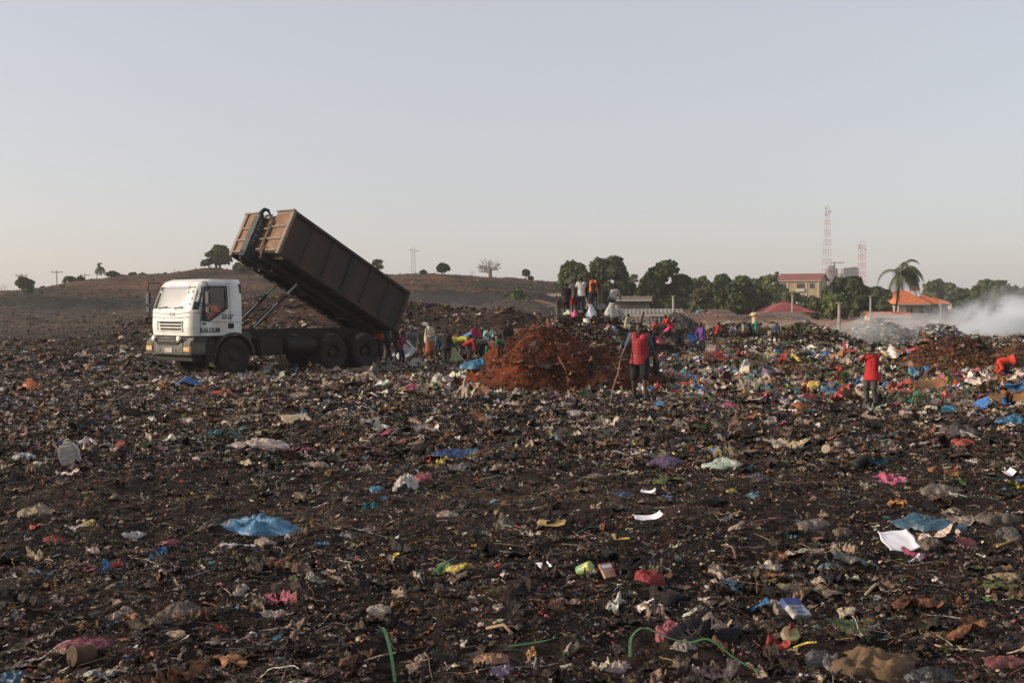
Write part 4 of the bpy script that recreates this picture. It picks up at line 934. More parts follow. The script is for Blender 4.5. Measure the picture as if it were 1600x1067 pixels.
# ---------------------------------------------------------------- people
m_skin = mat('dark_skin', (.060, .034, .024), .5, noise=.15, nscale=5, spec=.4)
m_hair = mat('black_hair', (.012, .010, .009), .9, bump=.5, bscale=60)
m_eye = mat('eye', (.55, .52, .48), .3); m_lip = mat('lip', (.10, .04, .035), .5)
def ik(a, c, l1, l2, pole):
    d = c - a; L = min(d.length, (l1 + l2) * .998); d = d.normalized() if d.length > 1e-6 else Vector((0, 0, -1)); c = a + d * L
    x = (l1*l1 - l2*l2 + L*L) / (2*L); h = math.sqrt(max(l1*l1 - x*x, 0)); p = pole - d * pole.dot(d)
    return a + d*x + (p.normalized() if p.length > 1e-6 else Vector((0, -1, 0)))*h, c
def person(loc, face, Ht, label, pose, wear, vox=.012, detail=False, hs=1.0, group=None, build_=1.0):
    t = empty('person', loc, R(face), label, 'person', group); V3 = Vector; S = Ht
    hip = V3(pose.get('hip', (0, 0, .52))) * S; L = R(pose.get('lean', 3)); sl = R(pose.get('side', 0)); hl = R(pose.get('head', 0)) + L * .55
    T = V3((math.sin(sl), -math.sin(L)*math.cos(sl), math.cos(L)*math.cos(sl))); X = V3((1, 0, 0)); X = (X - T*X.dot(T)).normalized(); FW = T.cross(X)*1.0; FW = -FW if FW.y > 0 and abs(L) < 1.4 else FW
    FW = X.cross(T); FW = FW if (FW.dot(V3((0, -1, 0))) > 0 or FW.z < 0) else -FW
    HD = V3((math.sin(sl), -math.sin(hl), math.cos(hl))).normalized(); hf = X.cross(HD); hf = -hf if hf.dot(V3((0, -1, -.2))) < 0 else hf
    ch = hip + T*.19*S; nk = hip + T*.30*S; b = build_
    sh = {s: hip + T*.275*S + X*s*.098*S*b for s in (-1, 1)}
    hp = {s: hip + V3((s*.050*S, 0, -.012*S)) for s in (-1, 1)}
    ft = {-1: V3(pose.get('fa', (-.06, 0, 0)))*S, 1: V3(pose.get('fb', (.06, 0, 0)))*S}
    hn = {-1: V3(pose.get('ha', (-.16, -.02, .44)))*S, 1: V3(pose.get('hb', (.16, -.02, .44)))*S}
    kn, an, el, wr = {}, {}, {}, {}
    for s in (-1, 1):
        kn[s], an[s] = ik(hp[s], ft[s] + V3((0, .01, .042))*S, .245*S, .235*S, V3((s*pose.get('knee', .12), -1, .1)))
        el[s], wr[s] = ik(sh[s], hn[s], .162*S, .148*S, V3((s*.7, 1, -.25)))
    m = MB()
    m.capsule(hip + V3((0, 0, .005))*S, ch, .066*S*b, .070*S*b)
    for s in (-1, 1):
        m.capsule(hip + X*s*.035*S, hip + T*.25*S + X*s*.055*S*b, .052*S*b, .048*S*b); m.capsule(sh[s] - X*s*.03*S, sh[s], .038*S, .031*S)
        m.capsule(hp[s], kn[s], .050*S*b, .031*S); m.capsule(kn[s], kn[s].lerp(an[s], .35), .031*S, .031*S); m.capsule(kn[s].lerp(an[s], .3), an[s], .031*S, .018*S)
        toe = V3((s*.03, -1, 0)).normalized(); heel = an[s] + V3((0, .02*S, -.028*S)); m.capsule(heel, heel + toe*.07*S, .018*S, .020*S); m.capsule(heel + toe*.06*S, heel + toe*.115*S, .019*S, .012*S)
        m.capsule(sh[s], el[s], .030*S*b, .021*S); m.capsule(el[s], wr[s], .022*S, .0145*S)
        hd = (wr[s] - el[s]).normalized(); hd = (hd + V3(pose.get('hd', (0, 0, 0)))).normalized(); wide = hd.cross(V3((1, 0, 0)) if abs(hd.x) < .8 else V3((0, 1, 0))).normalized(); pn = hd.cross(wide)
        pc = wr[s] + hd*.022*S; m.ell(pc, .012*S, .023*S, .030*S, Matrix((pn, wide, hd)).transposed(), 10, 6)
        curl = pn * (-s) * (1 if pn.x*s > 0 else -1)
        for k, (o_, ln) in enumerate(((-.018, .036), (-.006, .042), (.006, .040), (.017, .031))):
            r0 = pc + wide*o_*S + hd*.020*S; r1 = r0 + hd*ln*.5*S + curl*.006*S; r2 = r1 + hd*ln*.38*S + curl*ln*.45*S
            m.capsule(r0, r1, .0056*S, .005*S, 6, 2); m.capsule(r1, r2, .005*S, .0044*S, 6, 2)
        th0 = pc - wide*.018*S - hd*.006*S; m.capsule(th0, th0 - wide*.014*S + hd*.022*S + curl*.01*S, .0062*S, .005*S, 6, 2)
    hc = nk + HD*(.082 + .012*(hs-1))*S; k_ = hs*S
    Mh = Matrix((X, -hf, HD)).transposed()
    m.capsule(nk - T*.03*S, nk + HD*.04*S, .031*S, .029*S)
    m.ell(hc + HD*.008*k_, .043*k_, .052*k_, .056*k_, Mh); m.ell(hc - HD*.028*k_ + hf*.010*k_, .033*k_, .038*k_, .036*k_, Mh)
    m.capsule(hc + hf*.048*k_ + HD*.004*k_, hc + hf*.058*k_ - HD*.013*k_, .005*k_, .009*k_, 8, 3); m.capsule(hc + hf*.046*k_ - HD*.034*k_ - X*.010*k_, hc + hf*.046*k_ - HD*.034*k_ + X*.010*k_, .007*k_, .007*k_, 8, 3)
    for s in (-1, 1): m.ell(hc + X*s*.043*k_ - HD*.006*k_, .005*k_, .010*k_, .015*k_, Mh, 8, 6); m.capsule(hc + X*s*.008*k_ + hf*.046*k_ + HD*.014*k_, hc + X*s*.026*k_ + hf*.042*k_ + HD*.014*k_, .006*k_, .005*k_, 6, 2)
    body = link('body', skinned(m, .007 if detail else vox, 3 if detail else 2), m_skin, t, True)
    if detail:
        e = MB()
        for s in (-1, 1): MB().ell(hc + X*s*.018*k_ + hf*.0455*k_ + HD*.001*k_, .0085*k_, .005*k_, .0055*k_, Mh, 10, 6).build('eye', m_eye, t, smooth=True)
        MB().ell(hc + hf*.0515*k_ - HD*.034*k_, .015*k_, .004*k_, .005*k_, Mh, 10, 6).build('mouth', m_lip, t, smooth=True)
    hm = MB(); hm.ell(hc + HD*.016*k_ - hf*.007*k_, .0475*k_, .053*k_, .053*k_, Mh)
    link('hair', skinned(hm, .009, 1), m_hair, t, True) if not wear.get('hat') else link('head_cloth', skinned(hm.ell(hc + HD*.02*k_ - hf*.02*k_, .053*k_, .058*k_, .056*k_, Mh), .01, 2), wear['hat'], t, True)
    cv = .009 if detail else .014
    if wear.get('shirt'):
        mt, sl_ = wear['shirt']; c = MB(); g = .013*S*wear.get('loose', 1)
        c.capsule(hip + V3((0, 0, -.012 if not wear.get('long') else -.07))*S, ch, .066*S*b + g, .070*S*b + g)
        dn = .075 if not wear.get('long') else .125; fwd = T.cross(X)
        c.rings([[hip + T*z*S + X*math.cos(a)*w_*S*b + fwd*math.sin(a)*d_*S for a in [6.283*q/24 for q in range(24)]] for z, w_, d_ in ((-dn, .120*wear.get('loose', 1)**.5, .100*wear.get('loose', 1)**.4), (.06, .104, .080), (.2, .118, .080), (.25, .11, .07))])
        for s in (-1, 1):
            c.capsule(hip + X*s*.038*S - T*(.01 if not wear.get('long') else .06)*S, hip + T*.25*S + X*s*.055*S*b, .052*S*b + g, .048*S*b + g); c.capsule(sh[s] - X*s*.04*S, sh[s], .038*S + g*.5, .032*S + g*.5)
            if sl_ > 0: c.capsule(sh[s], sh[s].lerp(el[s], min(sl_, 1)), .031*S*b + g*.6, .025*S + g*.7)
            if sl_ > 1: c.capsule(el[s], el[s].lerp(wr[s], .92), .025*S + g*.6, .018*S + g*.6)
        link('shirt', skinned(c, cv, 3), mt, t, True)
    if wear.get('vest'):
        c = MB()
        for s in (-1, 1): c.capsule(hip + X*s*.04*S, hip + T*.26*S + X*s*.05*S*b, .052*S*b + .022*S, .048*S*b + .018*S)
        link('vest', skinned(c, cv, 2), wear['vest'], t, True)
    if wear.get('pants'):
        mt, ln = wear['pants']; c = MB(); g = .011*S*wear.get('baggy', 1); c.capsule(hip + V3((-.03, 0, 0))*S, hip + V3((.03, 0, .0))*S, .064*S*b, .064*S*b)
        for s in (-1, 1):
            e = kn[s]; c.capsule(hp[s], hp[s].lerp(kn[s], min(ln*2, 1)*.96), .051*S*b + g, .033*S + g)
            if ln > .5: c.capsule(kn[s], kn[s].lerp(an[s], (ln-.5)*2*.92), .033*S + g, .022*S + g)
        link('trousers' if ln > .6 else 'shorts', skinned(c, cv, 3), mt, t, True)
    if wear.get('skirt'):
        mt, ln = wear['skirt']; c = MB(); rs = []; km = (kn[-1] + kn[1]) / 2; fm = (an[-1] + an[1]) / 2; n = 36
        path = [hip + T*.06*S, hip, hip.lerp(km, .5), km, km.lerp(fm, .5), fm]; rad = [.07, .088, .10, .115, .125, .135]; nn = 3 + int(round(ln*2))
        for i in range(nn):
            rs.append([path[i] + V3((math.cos(a)*rad[i]*S*(1.05 + .08*math.sin(a*7+i)*i/5), math.sin(a)*rad[i]*S*(.85 + .1*math.cos(a*5+i)*i/5), 0)) for a in [6.283*q/n for q in range(n)]])
        c.rings(rs).build('skirt', mt, t, smooth=True)
    if wear.get('cape'):
        c = MB(); rs = []; n = 30
        for i, (z, r_) in enumerate(((.36, .035), (.31, .09), (.22, .125), (.10, .135), (0, .13), (-.08, .11))):
            p = hip + T*z*S; rs.append([p + X*math.cos(a)*r_*S*(1 + .06*math.sin(a*6+i)) + V3((0, math.sin(a)*r_*S*(.8 + .08*math.sin(a*5+i)), 0)) for a in [6.283*q/n for q in range(n)]])
        c.rings(rs).build('cape', wear['cape'], t, smooth=True)
    if wear.get('shoes'):
        c = MB()
        for s in (-1, 1):
            heel = an[s] + V3((0, .018*S, -.026*S)); toe = V3((s*.03, -1, 0)).normalized(); q = MB(); q.capsule(heel, heel + toe*.085*S, .023*S, .024*S); q.capsule(heel, kn[s].lerp(an[s], 1 - wear.get('boot', .15)), .024*S, .026*S)
            q.capsule(heel + toe*.07*S, heel + toe*.12*S, .023*S, .016*S); link('boot' if wear.get('boot', .15) > .2 else 'shoe', skinned(q, .009, 2), wear['shoes'], t, True)
    t['_w'] = [list(wr[-1]), list(wr[1])] and 0
    del t['_w']
    Mw = Matrix.Translation(Vector(loc)) @ Matrix.Rotation(R(face), 4, 'Z')
    return t, {s: Mw @ (wr[s] + (wr[s]-el[s]).normalized()*.03*S) for s in (-1, 1)}

def P(u, v, Y=None):
    """ground spot under picture point (u, v); Y forces the distance and the ground gives the height"""
    if Y is None: return place(u, v)
    x = (u - 800) / F * Y; return Vector((x, Y, gz(x, Y)))
def PHt(u, v, hpx): return hpx / F * place(u, v).y
def check_m(pattern=True):
    m = bpy.data.materials.new('jersey'); m.use_nodes = True; n = m.node_tree; p = n.nodes['Principled BSDF']; p.inputs['Roughness'].default_value = .7
    tc = n.nodes.new('ShaderNodeTexCoord'); w1 = n.nodes.new('ShaderNodeTexWave'); w1.bands_direction = 'Z'; w1.inputs['Scale'].default_value = 6.5; w1.inputs['Distortion'].default_value = 2.2; w1.inputs['Detail'].default_value = 2; w1.inputs['Detail Scale'].default_value = 2
    w2 = n.nodes.new('ShaderNodeTexWave'); w2.bands_direction = 'X'; w2.inputs['Scale'].default_value = 6
    c1 = n.nodes.new('ShaderNodeValToRGB'); c1.color_ramp.elements[0].position = .40; c1.color_ramp.elements[1].position = .58; c1.color_ramp.elements[0].color = (.04, .006, .01, 1); c1.color_ramp.elements[1].color = (.46, .020, .028, 1)
    mm = n.nodes.new('ShaderNodeMath'); mm.operation = 'MULTIPLY'; m3 = n.nodes.new('ShaderNodeMath'); m3.operation = 'MAXIMUM'
    n.links.new(tc.outputs['Object'], w1.inputs[0]); n.links.new(tc.outputs['Object'], w2.inputs[0]); n.links.new(w2.outputs['Fac'], mm.inputs[0]); mm.inputs[1].default_value = .55
    n.links.new(mm.outputs[0], m3.inputs[0]); n.links.new(w1.outputs['Fac'], m3.inputs[1]); n.links.new(m3.outputs[0], c1.inputs[0]); n.links.new(c1.outputs[0], p.inputs['Base Color']); return m
BLK, GRY, DBL, RED, PNK, PUR, TEA, YEL, ORG, WHT, TAN, GRN, BRN, KHK = [cloth(c) for c in ((.015, .015, .017), (.13, .13, .125), (.03, .05, .11), (.42, .020, .024), (.62, .05, .19), (.15, .045, .24), (.06, .34, .33), (.50, .48, .05), (.62, .13, .03), (.62, .60, .56), (.40, .29, .19), (.04, .30, .19), (.09, .06, .05), (.20, .19, .14))]
STAND = dict(lean=3)
# the man with the stick
PM = P(1000, 628, 24.5)
man, mw = person(PM, -14, 1.74, 'tall man in a red checked jersey and black shorts poking the ground with a stick', dict(lean=9, head=16, fa=(-.075, .02, 0), fb=(.085, -.10, 0), ha=(-.24, -.13, .47), hb=(.20, .02, .50)),
    dict(shirt=(check_m(), 0), pants=(BLK, .5), baggy=1.8, shoes=cloth((.035, .05, .09)), boot=.55, loose=1.25), detail=True)
S_ = 1.74
def local_mesh_in(t, mb, name, m, smooth=True): return mb.build(name, m, t, smooth=smooth)
# grey blue sleeves of the shirt worn under the jersey
c = MB(); gs = cloth((.07, .10, .13))
hipv = Vector((0, 0, .52*S_)); L_r = R(9); T_ = Vector((0, -math.sin(L_r), math.cos(L_r)))
for s, hnd in ((-1, Vector((-.24, -.13, .47))*S_), (1, Vector((.20, .02, .50))*S_)):
    shp = hipv + T_*.275*S_ + Vector((s*.098*S_, 0, 0)); el_, w_ = ik(shp, hnd, .162*S_, .148*S_, Vector((s*.7, 1, -.25)))
    q = MB().capsule(shp - Vector((s*.03, 0, 0)), shp, .042*S_, .040*S_); q.capsule(shp, shp.lerp(el_, .8), .040*S_, .033*S_); link('sleeve', skinned(q, .009, 3), gs, man, True)
def free(name, mb, m, label, cat, origin, smooth=True, group=None):
    o = mb.build(name, m, None, smooth=smooth); 
    me = o.data; me.transform(Matrix.Translation(-Vector(origin))); o.location = origin; return tag(o, label, cat, group)
hnd = mw[-1]; tip = P(954, 596, 23.4); tip.z += .02
free('stick', MB().tube([hnd + (hnd - tip)*.04, hnd.lerp(tip, .35) + Vector((.02, 0, .03)), hnd.lerp(tip, .7) + Vector((-.02, 0, .02)), tip], [.013, .013, .012, .008], 7), cloth((.30, .20, .13)), 'thin pale stick held by the tall man in the red jersey', 'stick', hnd)
# long dark bag hanging from his far shoulder
hb = mw[1]; q = MB(); q.ell(hb + Vector((.0, .08, -.12)), .075, .08, .22); q.capsule(hb + Vector((-.02, .08, .05)), hb + Vector((-.06, .08, .62)), .045, .03)
o = link('bag', skinned(q, .015, 3), cloth((.020, .024, .028)), None, True); o.data.transform(Matrix.Translation(-hb)); o.location = hb; tag(o, 'long black bag hanging at the left side of the man in the red jersey', 'bag')
# boy at the right
PB = P(1363, 636, 23.3)
boy, bw = person(PB, -52, 1.28, 'child in a red T-shirt and grey trousers with hands raised to the face', dict(lean=0, head=12, fa=(-.07, -.02, 0), fb=(.07, .02, 0), ha=(-.03, -.145, .80), hb=(.08, -.16, .84)),
    dict(shirt=(RED, .85), pants=(cloth((.075, .065, .062)), 1), long=True, baggy=1.7, loose=1.5, shoes=cloth((.10, .06, .04))), detail=True, hs=1.2)
# crowd at the tail of the container
GC = 'people sorting rubbish behind the truck'
bend = lambda **k: dict(dict(lean=82, hip=(0, .07, .50), ha=(-.08, -.30, .14), hb=(.09, -.32, .12), fa=(-.07, -.02, 0), fb=(.08, .06, 0), head=5), **k)
crouch = lambda **k: dict(dict(lean=28, hip=(0, .06, .20), fa=(-.09, -.08, 0), fb=(.09, -.06, 0), ha=(-.10, -.26, .16), hb=(.11, -.27, .15), head=10, knee=.35), **k)
person(P(601, 568, 40.6), -150, 1.72, 'person in black under the raised container tail', dict(lean=8, fa=(-.12, .05, 0), fb=(.10, -.05, 0), ha=(-.1, -.2, .55)), dict(shirt=(BLK, 2), pants=(BLK, 1)), group=GC)
person(P(612, 569, 41.2), 160, 1.74, 'second person in black, on the right of the one under the container tail', dict(lean=4, fa=(-.1, -.06, 0), fb=(.12, .05, 0), hb=(.1, -.22, .6)), dict(shirt=(cloth((.03, .02, .02)), 2), pants=(BLK, 1)), group=GC)
_, w1 = person(P(625, 572, 39.0), 70, 1.22, 'child in a dark red and purple top reaching towards the hanging white cloth', dict(lean=14, ha=(-.12, -.26, .62), hb=(.1, -.24, .55), fb=(.05, -.1, 0)), dict(shirt=(cloth((.22, .03, .07)), 1), pants=(cloth((.04, .02, .07)), .8)), hs=1.15, group=GC)
_, w2 = person(P(643, 566, 41.6), 8, 1.42, 'person in a grey shirt holding up a white cloth', dict(lean=6, ha=(-.14, -.22, .56), hb=(.12, -.18, .52)), dict(shirt=(GRY, 1), pants=(GRY, 1)), group=GC)
person(P(633, 562, 43.4), 30, 1.36, 'person with a brown top standing behind the person in the grey shirt', dict(lean=6), dict(shirt=(BRN, 2), pants=(BRN, 1)), group=GC)
q = MB(); cc = at(638.5, 547, 40.6); rs = []
for i, (dz, wd) in enumerate(((.36, .03), (.22, .14), (.05, .28), (-.1, .36), (-.22, .30), (-.30, .22))):
    rs.append([cc + Vector((math.cos(a)*wd + .05*i*(1 if i < 3 else 0) - .1, math.sin(a)*.07*(1 + .5*math.sin(3*a + i)), dz + .10*math.cos(a)*(i > 2))) for a in [6.283*k/22 for k in range(22)]])
free('cloth', q.rings(rs), cloth((.66, .66, .70)), 'hanging white cloth held between the people beside the container tail', 'cloth', cc)
person(P(670, 561, 43), 38, 1.50, 'person with a pale cape over the shoulders and an orange brown skirt', dict(lean=8, head=6, ha=(-.05, -.18, .6), hb=(.06, -.18, .58)), dict(shirt=(TAN, 2), cape=cloth((.52, .49, .40)), skirt=(cloth((.35, .10, .045)), 1)), group=GC)
person(P(698, 564, 42.5), 170, 1.25, 'dark clothed person seen from behind left of the yellow shirt', dict(lean=4, ha=(-.13, 0, .42), hb=(.13, 0, .42)), dict(shirt=(BLK, 2), pants=(cloth((.02, .018, .02)), 1), long=True, loose=1.8, baggy=1.6), group=GC)
person(P(717, 560, 43.0), 90, 1.45, 'person in a bright yellow shirt bending over towards the right', bend(), dict(shirt=(YEL, .8), pants=(GRY, 1), loose=1.6), group=GC)
person(P(729, 556, 44.6), 70, 1.45, 'person in a blue and white top bending behind the yellow shirt', bend(lean=62), dict(shirt=(cloth((.12, .2, .42)), 1), pants=(DBL, 1)), group=GC)
person(P(741, 556, 44.6), 20, 1.36, 'person in a crimson top standing behind the bent grey back', dict(lean=22, ha=(-.1, -.2, .5), hb=(.1, -.2, .5)), dict(shirt=(cloth((.5, .03, .09)), 1), pants=(BLK, 1)), group=GC)
person(P(732, 560, 42.5), 75, 1.20, 'person in a red long sleeved top stooping under the yellow shirt', bend(lean=60), dict(shirt=(RED, 2), pants=(BRN, 1)), group=GC)
person(P(753, 562, 42.6), -80, 1.36, 'person with a grey brown back bent double in the middle of the crowd', bend(lean=95), dict(shirt=(cloth((.11, .10, .085)), 1), pants=(BLK, 1), loose=1.6), group=GC)
person(P(764, 556, 44.5), 0, 1.42, 'person in a pale turquoise top leaning forward left of the red earth', dict(lean=40, head=20, ha=(-.16, -.22, .4), hb=(.14, -.24, .4)), dict(shirt=(cloth((.32, .52, .47)), .8), pants=(GRN, 1), loose=1.7), group=GC)
person(P(771, 561, 42.5), 160, 1.25, 'person in a red and blue top with grey trousers bending, back to the camera', bend(lean=70), dict(shirt=(cloth((.45, .06, .07)), .8), vest=cloth((.25, .42, .45)), pants=(KHK, 1), hat=cloth((.35, .16, .15)), baggy=1.6), group=GC)
person(P(793, 556, 43.4), 20, 1.42, 'person whose dark head shows above the left slope of the red earth', dict(lean=10), dict(shirt=(BLK, 1), pants=(GRN, 1)), group=GC)
# on the garbage heap
GH = 'people on top of the garbage heap'
def on_heap(u, Y): x = (u - 800)/F*Y; return Vector((x, Y, gz(x, Y)))
person(on_heap(885, 44.9), 195, 1.36, 'dark clothed child standing at the left end of the garbage heap top', dict(lean=4, hb=(.15, -.08, .44)), dict(shirt=(BLK, 1), pants=(BLK, .6), long=True), group=GH)
person(on_heap(898, 45.2), 205, 1.52, 'child in a grey top and red shorts on the heap', dict(lean=2), dict(shirt=(GRY, .5), pants=(RED, .42), baggy=1.7), group=GH)
person(on_heap(908, 45.0), 188, 1.50, 'child in a white shirt with the back to the camera on the heap', dict(lean=4, ha=(-.15, -.1, .5), hb=(.17, -.02, .5)), dict(shirt=(WHT, .6), pants=(cloth((.04, .05, .06)), .9)), group=GH)
person(on_heap(917, 45.4), 95, 1.34, 'stooping person with beige trousers between the white shirt and the orange vest', dict(lean=30, ha=(-.12, -.26, .42), hb=(.12, -.24, .4)), dict(shirt=(cloth((.10, .085, .085)), 1), pants=(cloth((.42, .36, .25)), 1)), group=GH)
person(on_heap(927, 44.9), 172, 1.52, 'person in a bright orange vest over a dark shirt on the heap', dict(lean=6, ha=(-.17, -.08, .52), hb=(.22, -.12, .45)), dict(shirt=(BLK, 1), vest=ORG, pants=(cloth((.05, .05, .055)), 1)), group=GH)
person(on_heap(956, 45.2), 150, 1.40, 'person in a striped top bent over pale sacks on the heap', dict(lean=42, head=-14, ha=(-.2, -.2, .42), hb=(.16, -.28, .38)), dict(shirt=(mat('striped_cloth', (.55, .5, .46), .8, col2=(.05, .05, .06), nscale=30), 1), pants=(DBL, 1)), group=GH)
# right hand side
GR = 'people spread over the rubbish at the right'
person(P(981, 520), 60, PHt(981, 520, 46), 'person in a beige top sitting to the right of the heap, hand at the face', crouch(lean=10, ha=(-.05, -.14, .52)), dict(shirt=(cloth((.42, .36, .25)), .8), pants=(KHK, 1)), group=GR)
person(P(1023, 520), 60, PHt(1023, 520, 34), 'child in a red shirt crouching behind the man in the red jersey', crouch(lean=22), dict(shirt=(RED, .8), pants=(BLK, 1)), group=GR)
person(P(1046, 533), -75, PHt(1046, 533, 46), 'person in a bright red shirt and pink wrap bending to the left', dict(lean=30, hip=(0, .04, .40), fa=(-.08, -.06, 0), fb=(.08, .06, 0), ha=(-.1, -.3, .36), hb=(.12, -.28, .34), head=10), dict(shirt=(RED, 1), skirt=(PNK, .5), pants=(BLK, 1), loose=1.7), group=GR)
person(P(1097, 552), -60, PHt(1097, 552, 48), 'child in a purple shirt and dark trousers facing left', dict(lean=10, head=8, ha=(-.12, -.22, .5), hb=(.1, -.16, .45), fb=(.06, .08, 0)), dict(shirt=(PUR, 2), pants=(cloth((.025, .03, .045)), 1), long=True), hs=1.15, group=GR)
person(P(1122, 527), 80, PHt(1122, 527, 36), 'small child in a red shirt crouching on the pale rubbish', crouch(lean=12, hb=(.12, -.34, .36)), dict(shirt=(RED, .8), pants=(BLK, 1)), hs=1.2, group=GR)
person(P(1146, 530), -20, PHt(1146, 530, 36), 'child in a grey and purple top crouching left of the pale child', crouch(), dict(shirt=(cloth((.22, .19, .24)), 1), pants=(GRY, 1)), hs=1.2, group=GR)
person(P(1161, 527), 30, PHt(1161, 527, 36), 'child in a pale grey shirt crouching near the green trousers', crouch(lean=30), dict(shirt=(cloth((.42, .40, .37)), 1), pants=(TAN, 1)), hs=1.2, group=GR)
person(P(1171, 526), 10, PHt(1171, 526, 34), 'child whose dark head shows beside the green trousers', crouch(), dict(shirt=(BRN, 1), pants=(BRN, 1)), hs=1.2, group=GR)
_, w3 = person(P(1179, 528), -62, PHt(1179, 528, 46), 'person in a beige shirt and baggy green trousers standing on the rubbish', dict(lean=4, ha=(-.16, -.26, .62), hb=(.06, -.28, .64), fa=(-.1, 0, 0), fb=(.1, .04, 0)), dict(shirt=(cloth((.55, .40, .26)), .7), pants=(GRN, .85), baggy=2.2), group=GR)
person(P(1576, 594, 33.0), -95, 1.25, 'person in a red top doubled over at the right edge of the photo', dict(lean=96, hip=(0, .04, .36), ha=(-.06, -.26, .10), hb=(.08, -.26, .08), fa=(-.07, .0, 0), fb=(.08, .1, 0)), dict(shirt=(cloth((.62, .05, .03)), 2), pants=(BLK, 1), loose=2.4), group=GR)
for i, (u, v, hp_, fc, lab, po, we) in enumerate([
 (655, 560, 48, 30, 'person in a dark olive top standing between the white cloth and the pale cape', dict(lean=12, ha=(-.1, -.2, .5)), dict(shirt=(cloth((.10, .10, .05)), 1), pants=(BRN, 1))),
 (684, 557, 46, -40, 'person in faded blue bending behind the orange brown skirt', bend(lean=55), dict(shirt=(cloth((.10, .14, .22)), 1), pants=(DBL, 1))),
 (708, 556, 46, 100, 'person in a maroon top stooping behind the dark clothed person seen from behind', bend(lean=50), dict(shirt=(cloth((.18, .04, .05)), 1), pants=(BLK, 1))),
 (782, 560, 46, -60, 'person in a dark green top bending at the left foot of the red earth', bend(lean=70), dict(shirt=(cloth((.04, .13, .08)), 1), pants=(BLK, 1))),
 (872, 512, 42, 20, 'person in brown climbing the left slope of the garbage heap', dict(lean=25, ha=(-.1, -.22, .45)), dict(shirt=(BRN, 1), pants=(GRY, 1))),
 (1064, 545, 46, -30, 'child in a dark grey top crouching behind the man in red, beside the pink wrap', crouch(), dict(shirt=(cloth((.06, .06, .065)), 1), pants=(BRN, 1))),
 (1210, 538, 46, 150, 'child in dull blue bending among the scraps right of the green trousers', bend(lean=70), dict(shirt=(cloth((.07, .10, .16)), 1), pants=(BLK, 1)))]):
    p = P(u, v) if u != 872 else on_heap(872, 44.4); person(p, fc, hp_ / F * p.y, lab, po, we, hs=1.1, group=GC if u < 800 else GR)
# driver
dl = TM @ Vector((-.30, -.66, 1.02))
person(dl, 49 - 90, 1.74, 'driver in an orange jacket sitting at the window of the white cab', dict(lean=8, hip=(0, 0, .31), fa=(-.07, -.32, 0), fb=(.07, -.3, 0), ha=(-.14, -.22, .50), hb=(.16, -.20, .52)), dict(shirt=(cloth((.80, .075, .02)), 2), pants=(BLK, 1), loose=1.8))

# ---------------------------------------------------------------- sacks and cloths beside the people
def sack(name, c, rx, ry, rz, m, label, cat='sack', group=None, seed=1, neck=.25, tilt=0):
    rg = random.Random(seed); rs = []; n = 28
    for i in range(13):
        f = i / 12; r = min(1, .72 + f*1.6) * (1 - .80*max(f - .15, 0)/.85) if f < .9 else .30 + (f-.9)*.5
        ring = []
        for k in range(n):
            a = 6.283*k/n; w_ = 1 + (1.3 - f)*(.17*math.sin(a*3 + i*.25 + seed) + .12*math.sin(a*8 + i*.15 + seed*2)) + rg.uniform(-.03, .03)
            ring.append(Vector((rx*r*w_*math.cos(a) + (tilt or .3*math.sin(seed*2.3))*rz*f*f, ry*r*w_*math.sin(a), rz*2*f)))
        rs.append(ring)
    o = MB().rings(rs).build(name, m, None, smooth=True); o.location = c; return tag(o, label, cat, group)
def on(u, v, Y, dz=0): p = at(u, v, Y); return p + Vector((0, 0, dz))
m_ws = cloth((.66, .63, .58)); m_gs_ = cloth((.40, .39, .34))
sack('sack', on(918, 528, 43.6), .38, .25, .38, m_ws, 'big white sack leaning on the front of the garbage heap', seed=3, tilt=-.1)
sack('sack', on(927, 528, 44.0), .42, .25, .22, plastic((.03, .30, .15)), 'green plastic bag right behind the big white sack on the heap front', 'bag', seed=4, tilt=.2)
sack('sack', on(925, 499, 44.4), .26, .22, .30, cloth((.50, .52, .58)), 'bluish white sack hanging below the orange vest', seed=5)
sack('sack', on(953, 499, 44.4), .34, .28, .33, cloth((.44, .44, .38)), 'upright pale sack in front of the person in the striped top', seed=6)
sack('sack', on(967, 505, 44.7), .30, .26, .36, cloth((.36, .32, .27)), 'tan sack right of the upright pale sack on the heap', seed=7, tilt=-.25)
sack('sack', on(941, 492, 45.4), .30, .25, .24, cloth((.30, .29, .27)), 'grey sheet bundle between the orange vest and the striped top', 'bundle', seed=8)
sack('bag', on(957, 522, 43.2), .22, .18, .15, plastic((.45, .50, .62)), 'blue and white printed bag low on the right front of the heap', 'bag', seed=9)
sack('sack', on(889, 492, 44.2), .20, .16, .10, cloth((.6, .58, .5)), 'small white bundle at the feet of the leftmost child on the heap', 'bundle', seed=10)
sack('bag', on(898, 496, 43.9), .12, .12, .16, plastic((.55, .05, .16)), 'pink plastic bag hanging on the left of the heap top', 'bag', seed=11)
free('pole', MB().tube([on(1001, 515, 44), on(1003, 500, 44), on(1006, 488, 44)], [.045, .04, .04], 6), m_blk, 'thin dark post leaning behind the head of the man in the red jersey', 'post', on(1001, 515, 44))
sack('sack', place(648, 575), .34, .3, .16, cloth((.30, .28, .24)), 'pale full sack lying under the hanging white cloth', seed=12)
sack('sack', place(712, 568), .24, .22, .28, cloth((.30, .30, .16)), 'olive yellow sack standing in front of the bending yellow shirt', seed=13)
LATE = ('rag', place(752, 571), .85, .45, .22, plastic((.02, .13, .24)), 'bright blue tarpaulin bundle in front of the bent grey back', 'bundle', 14)
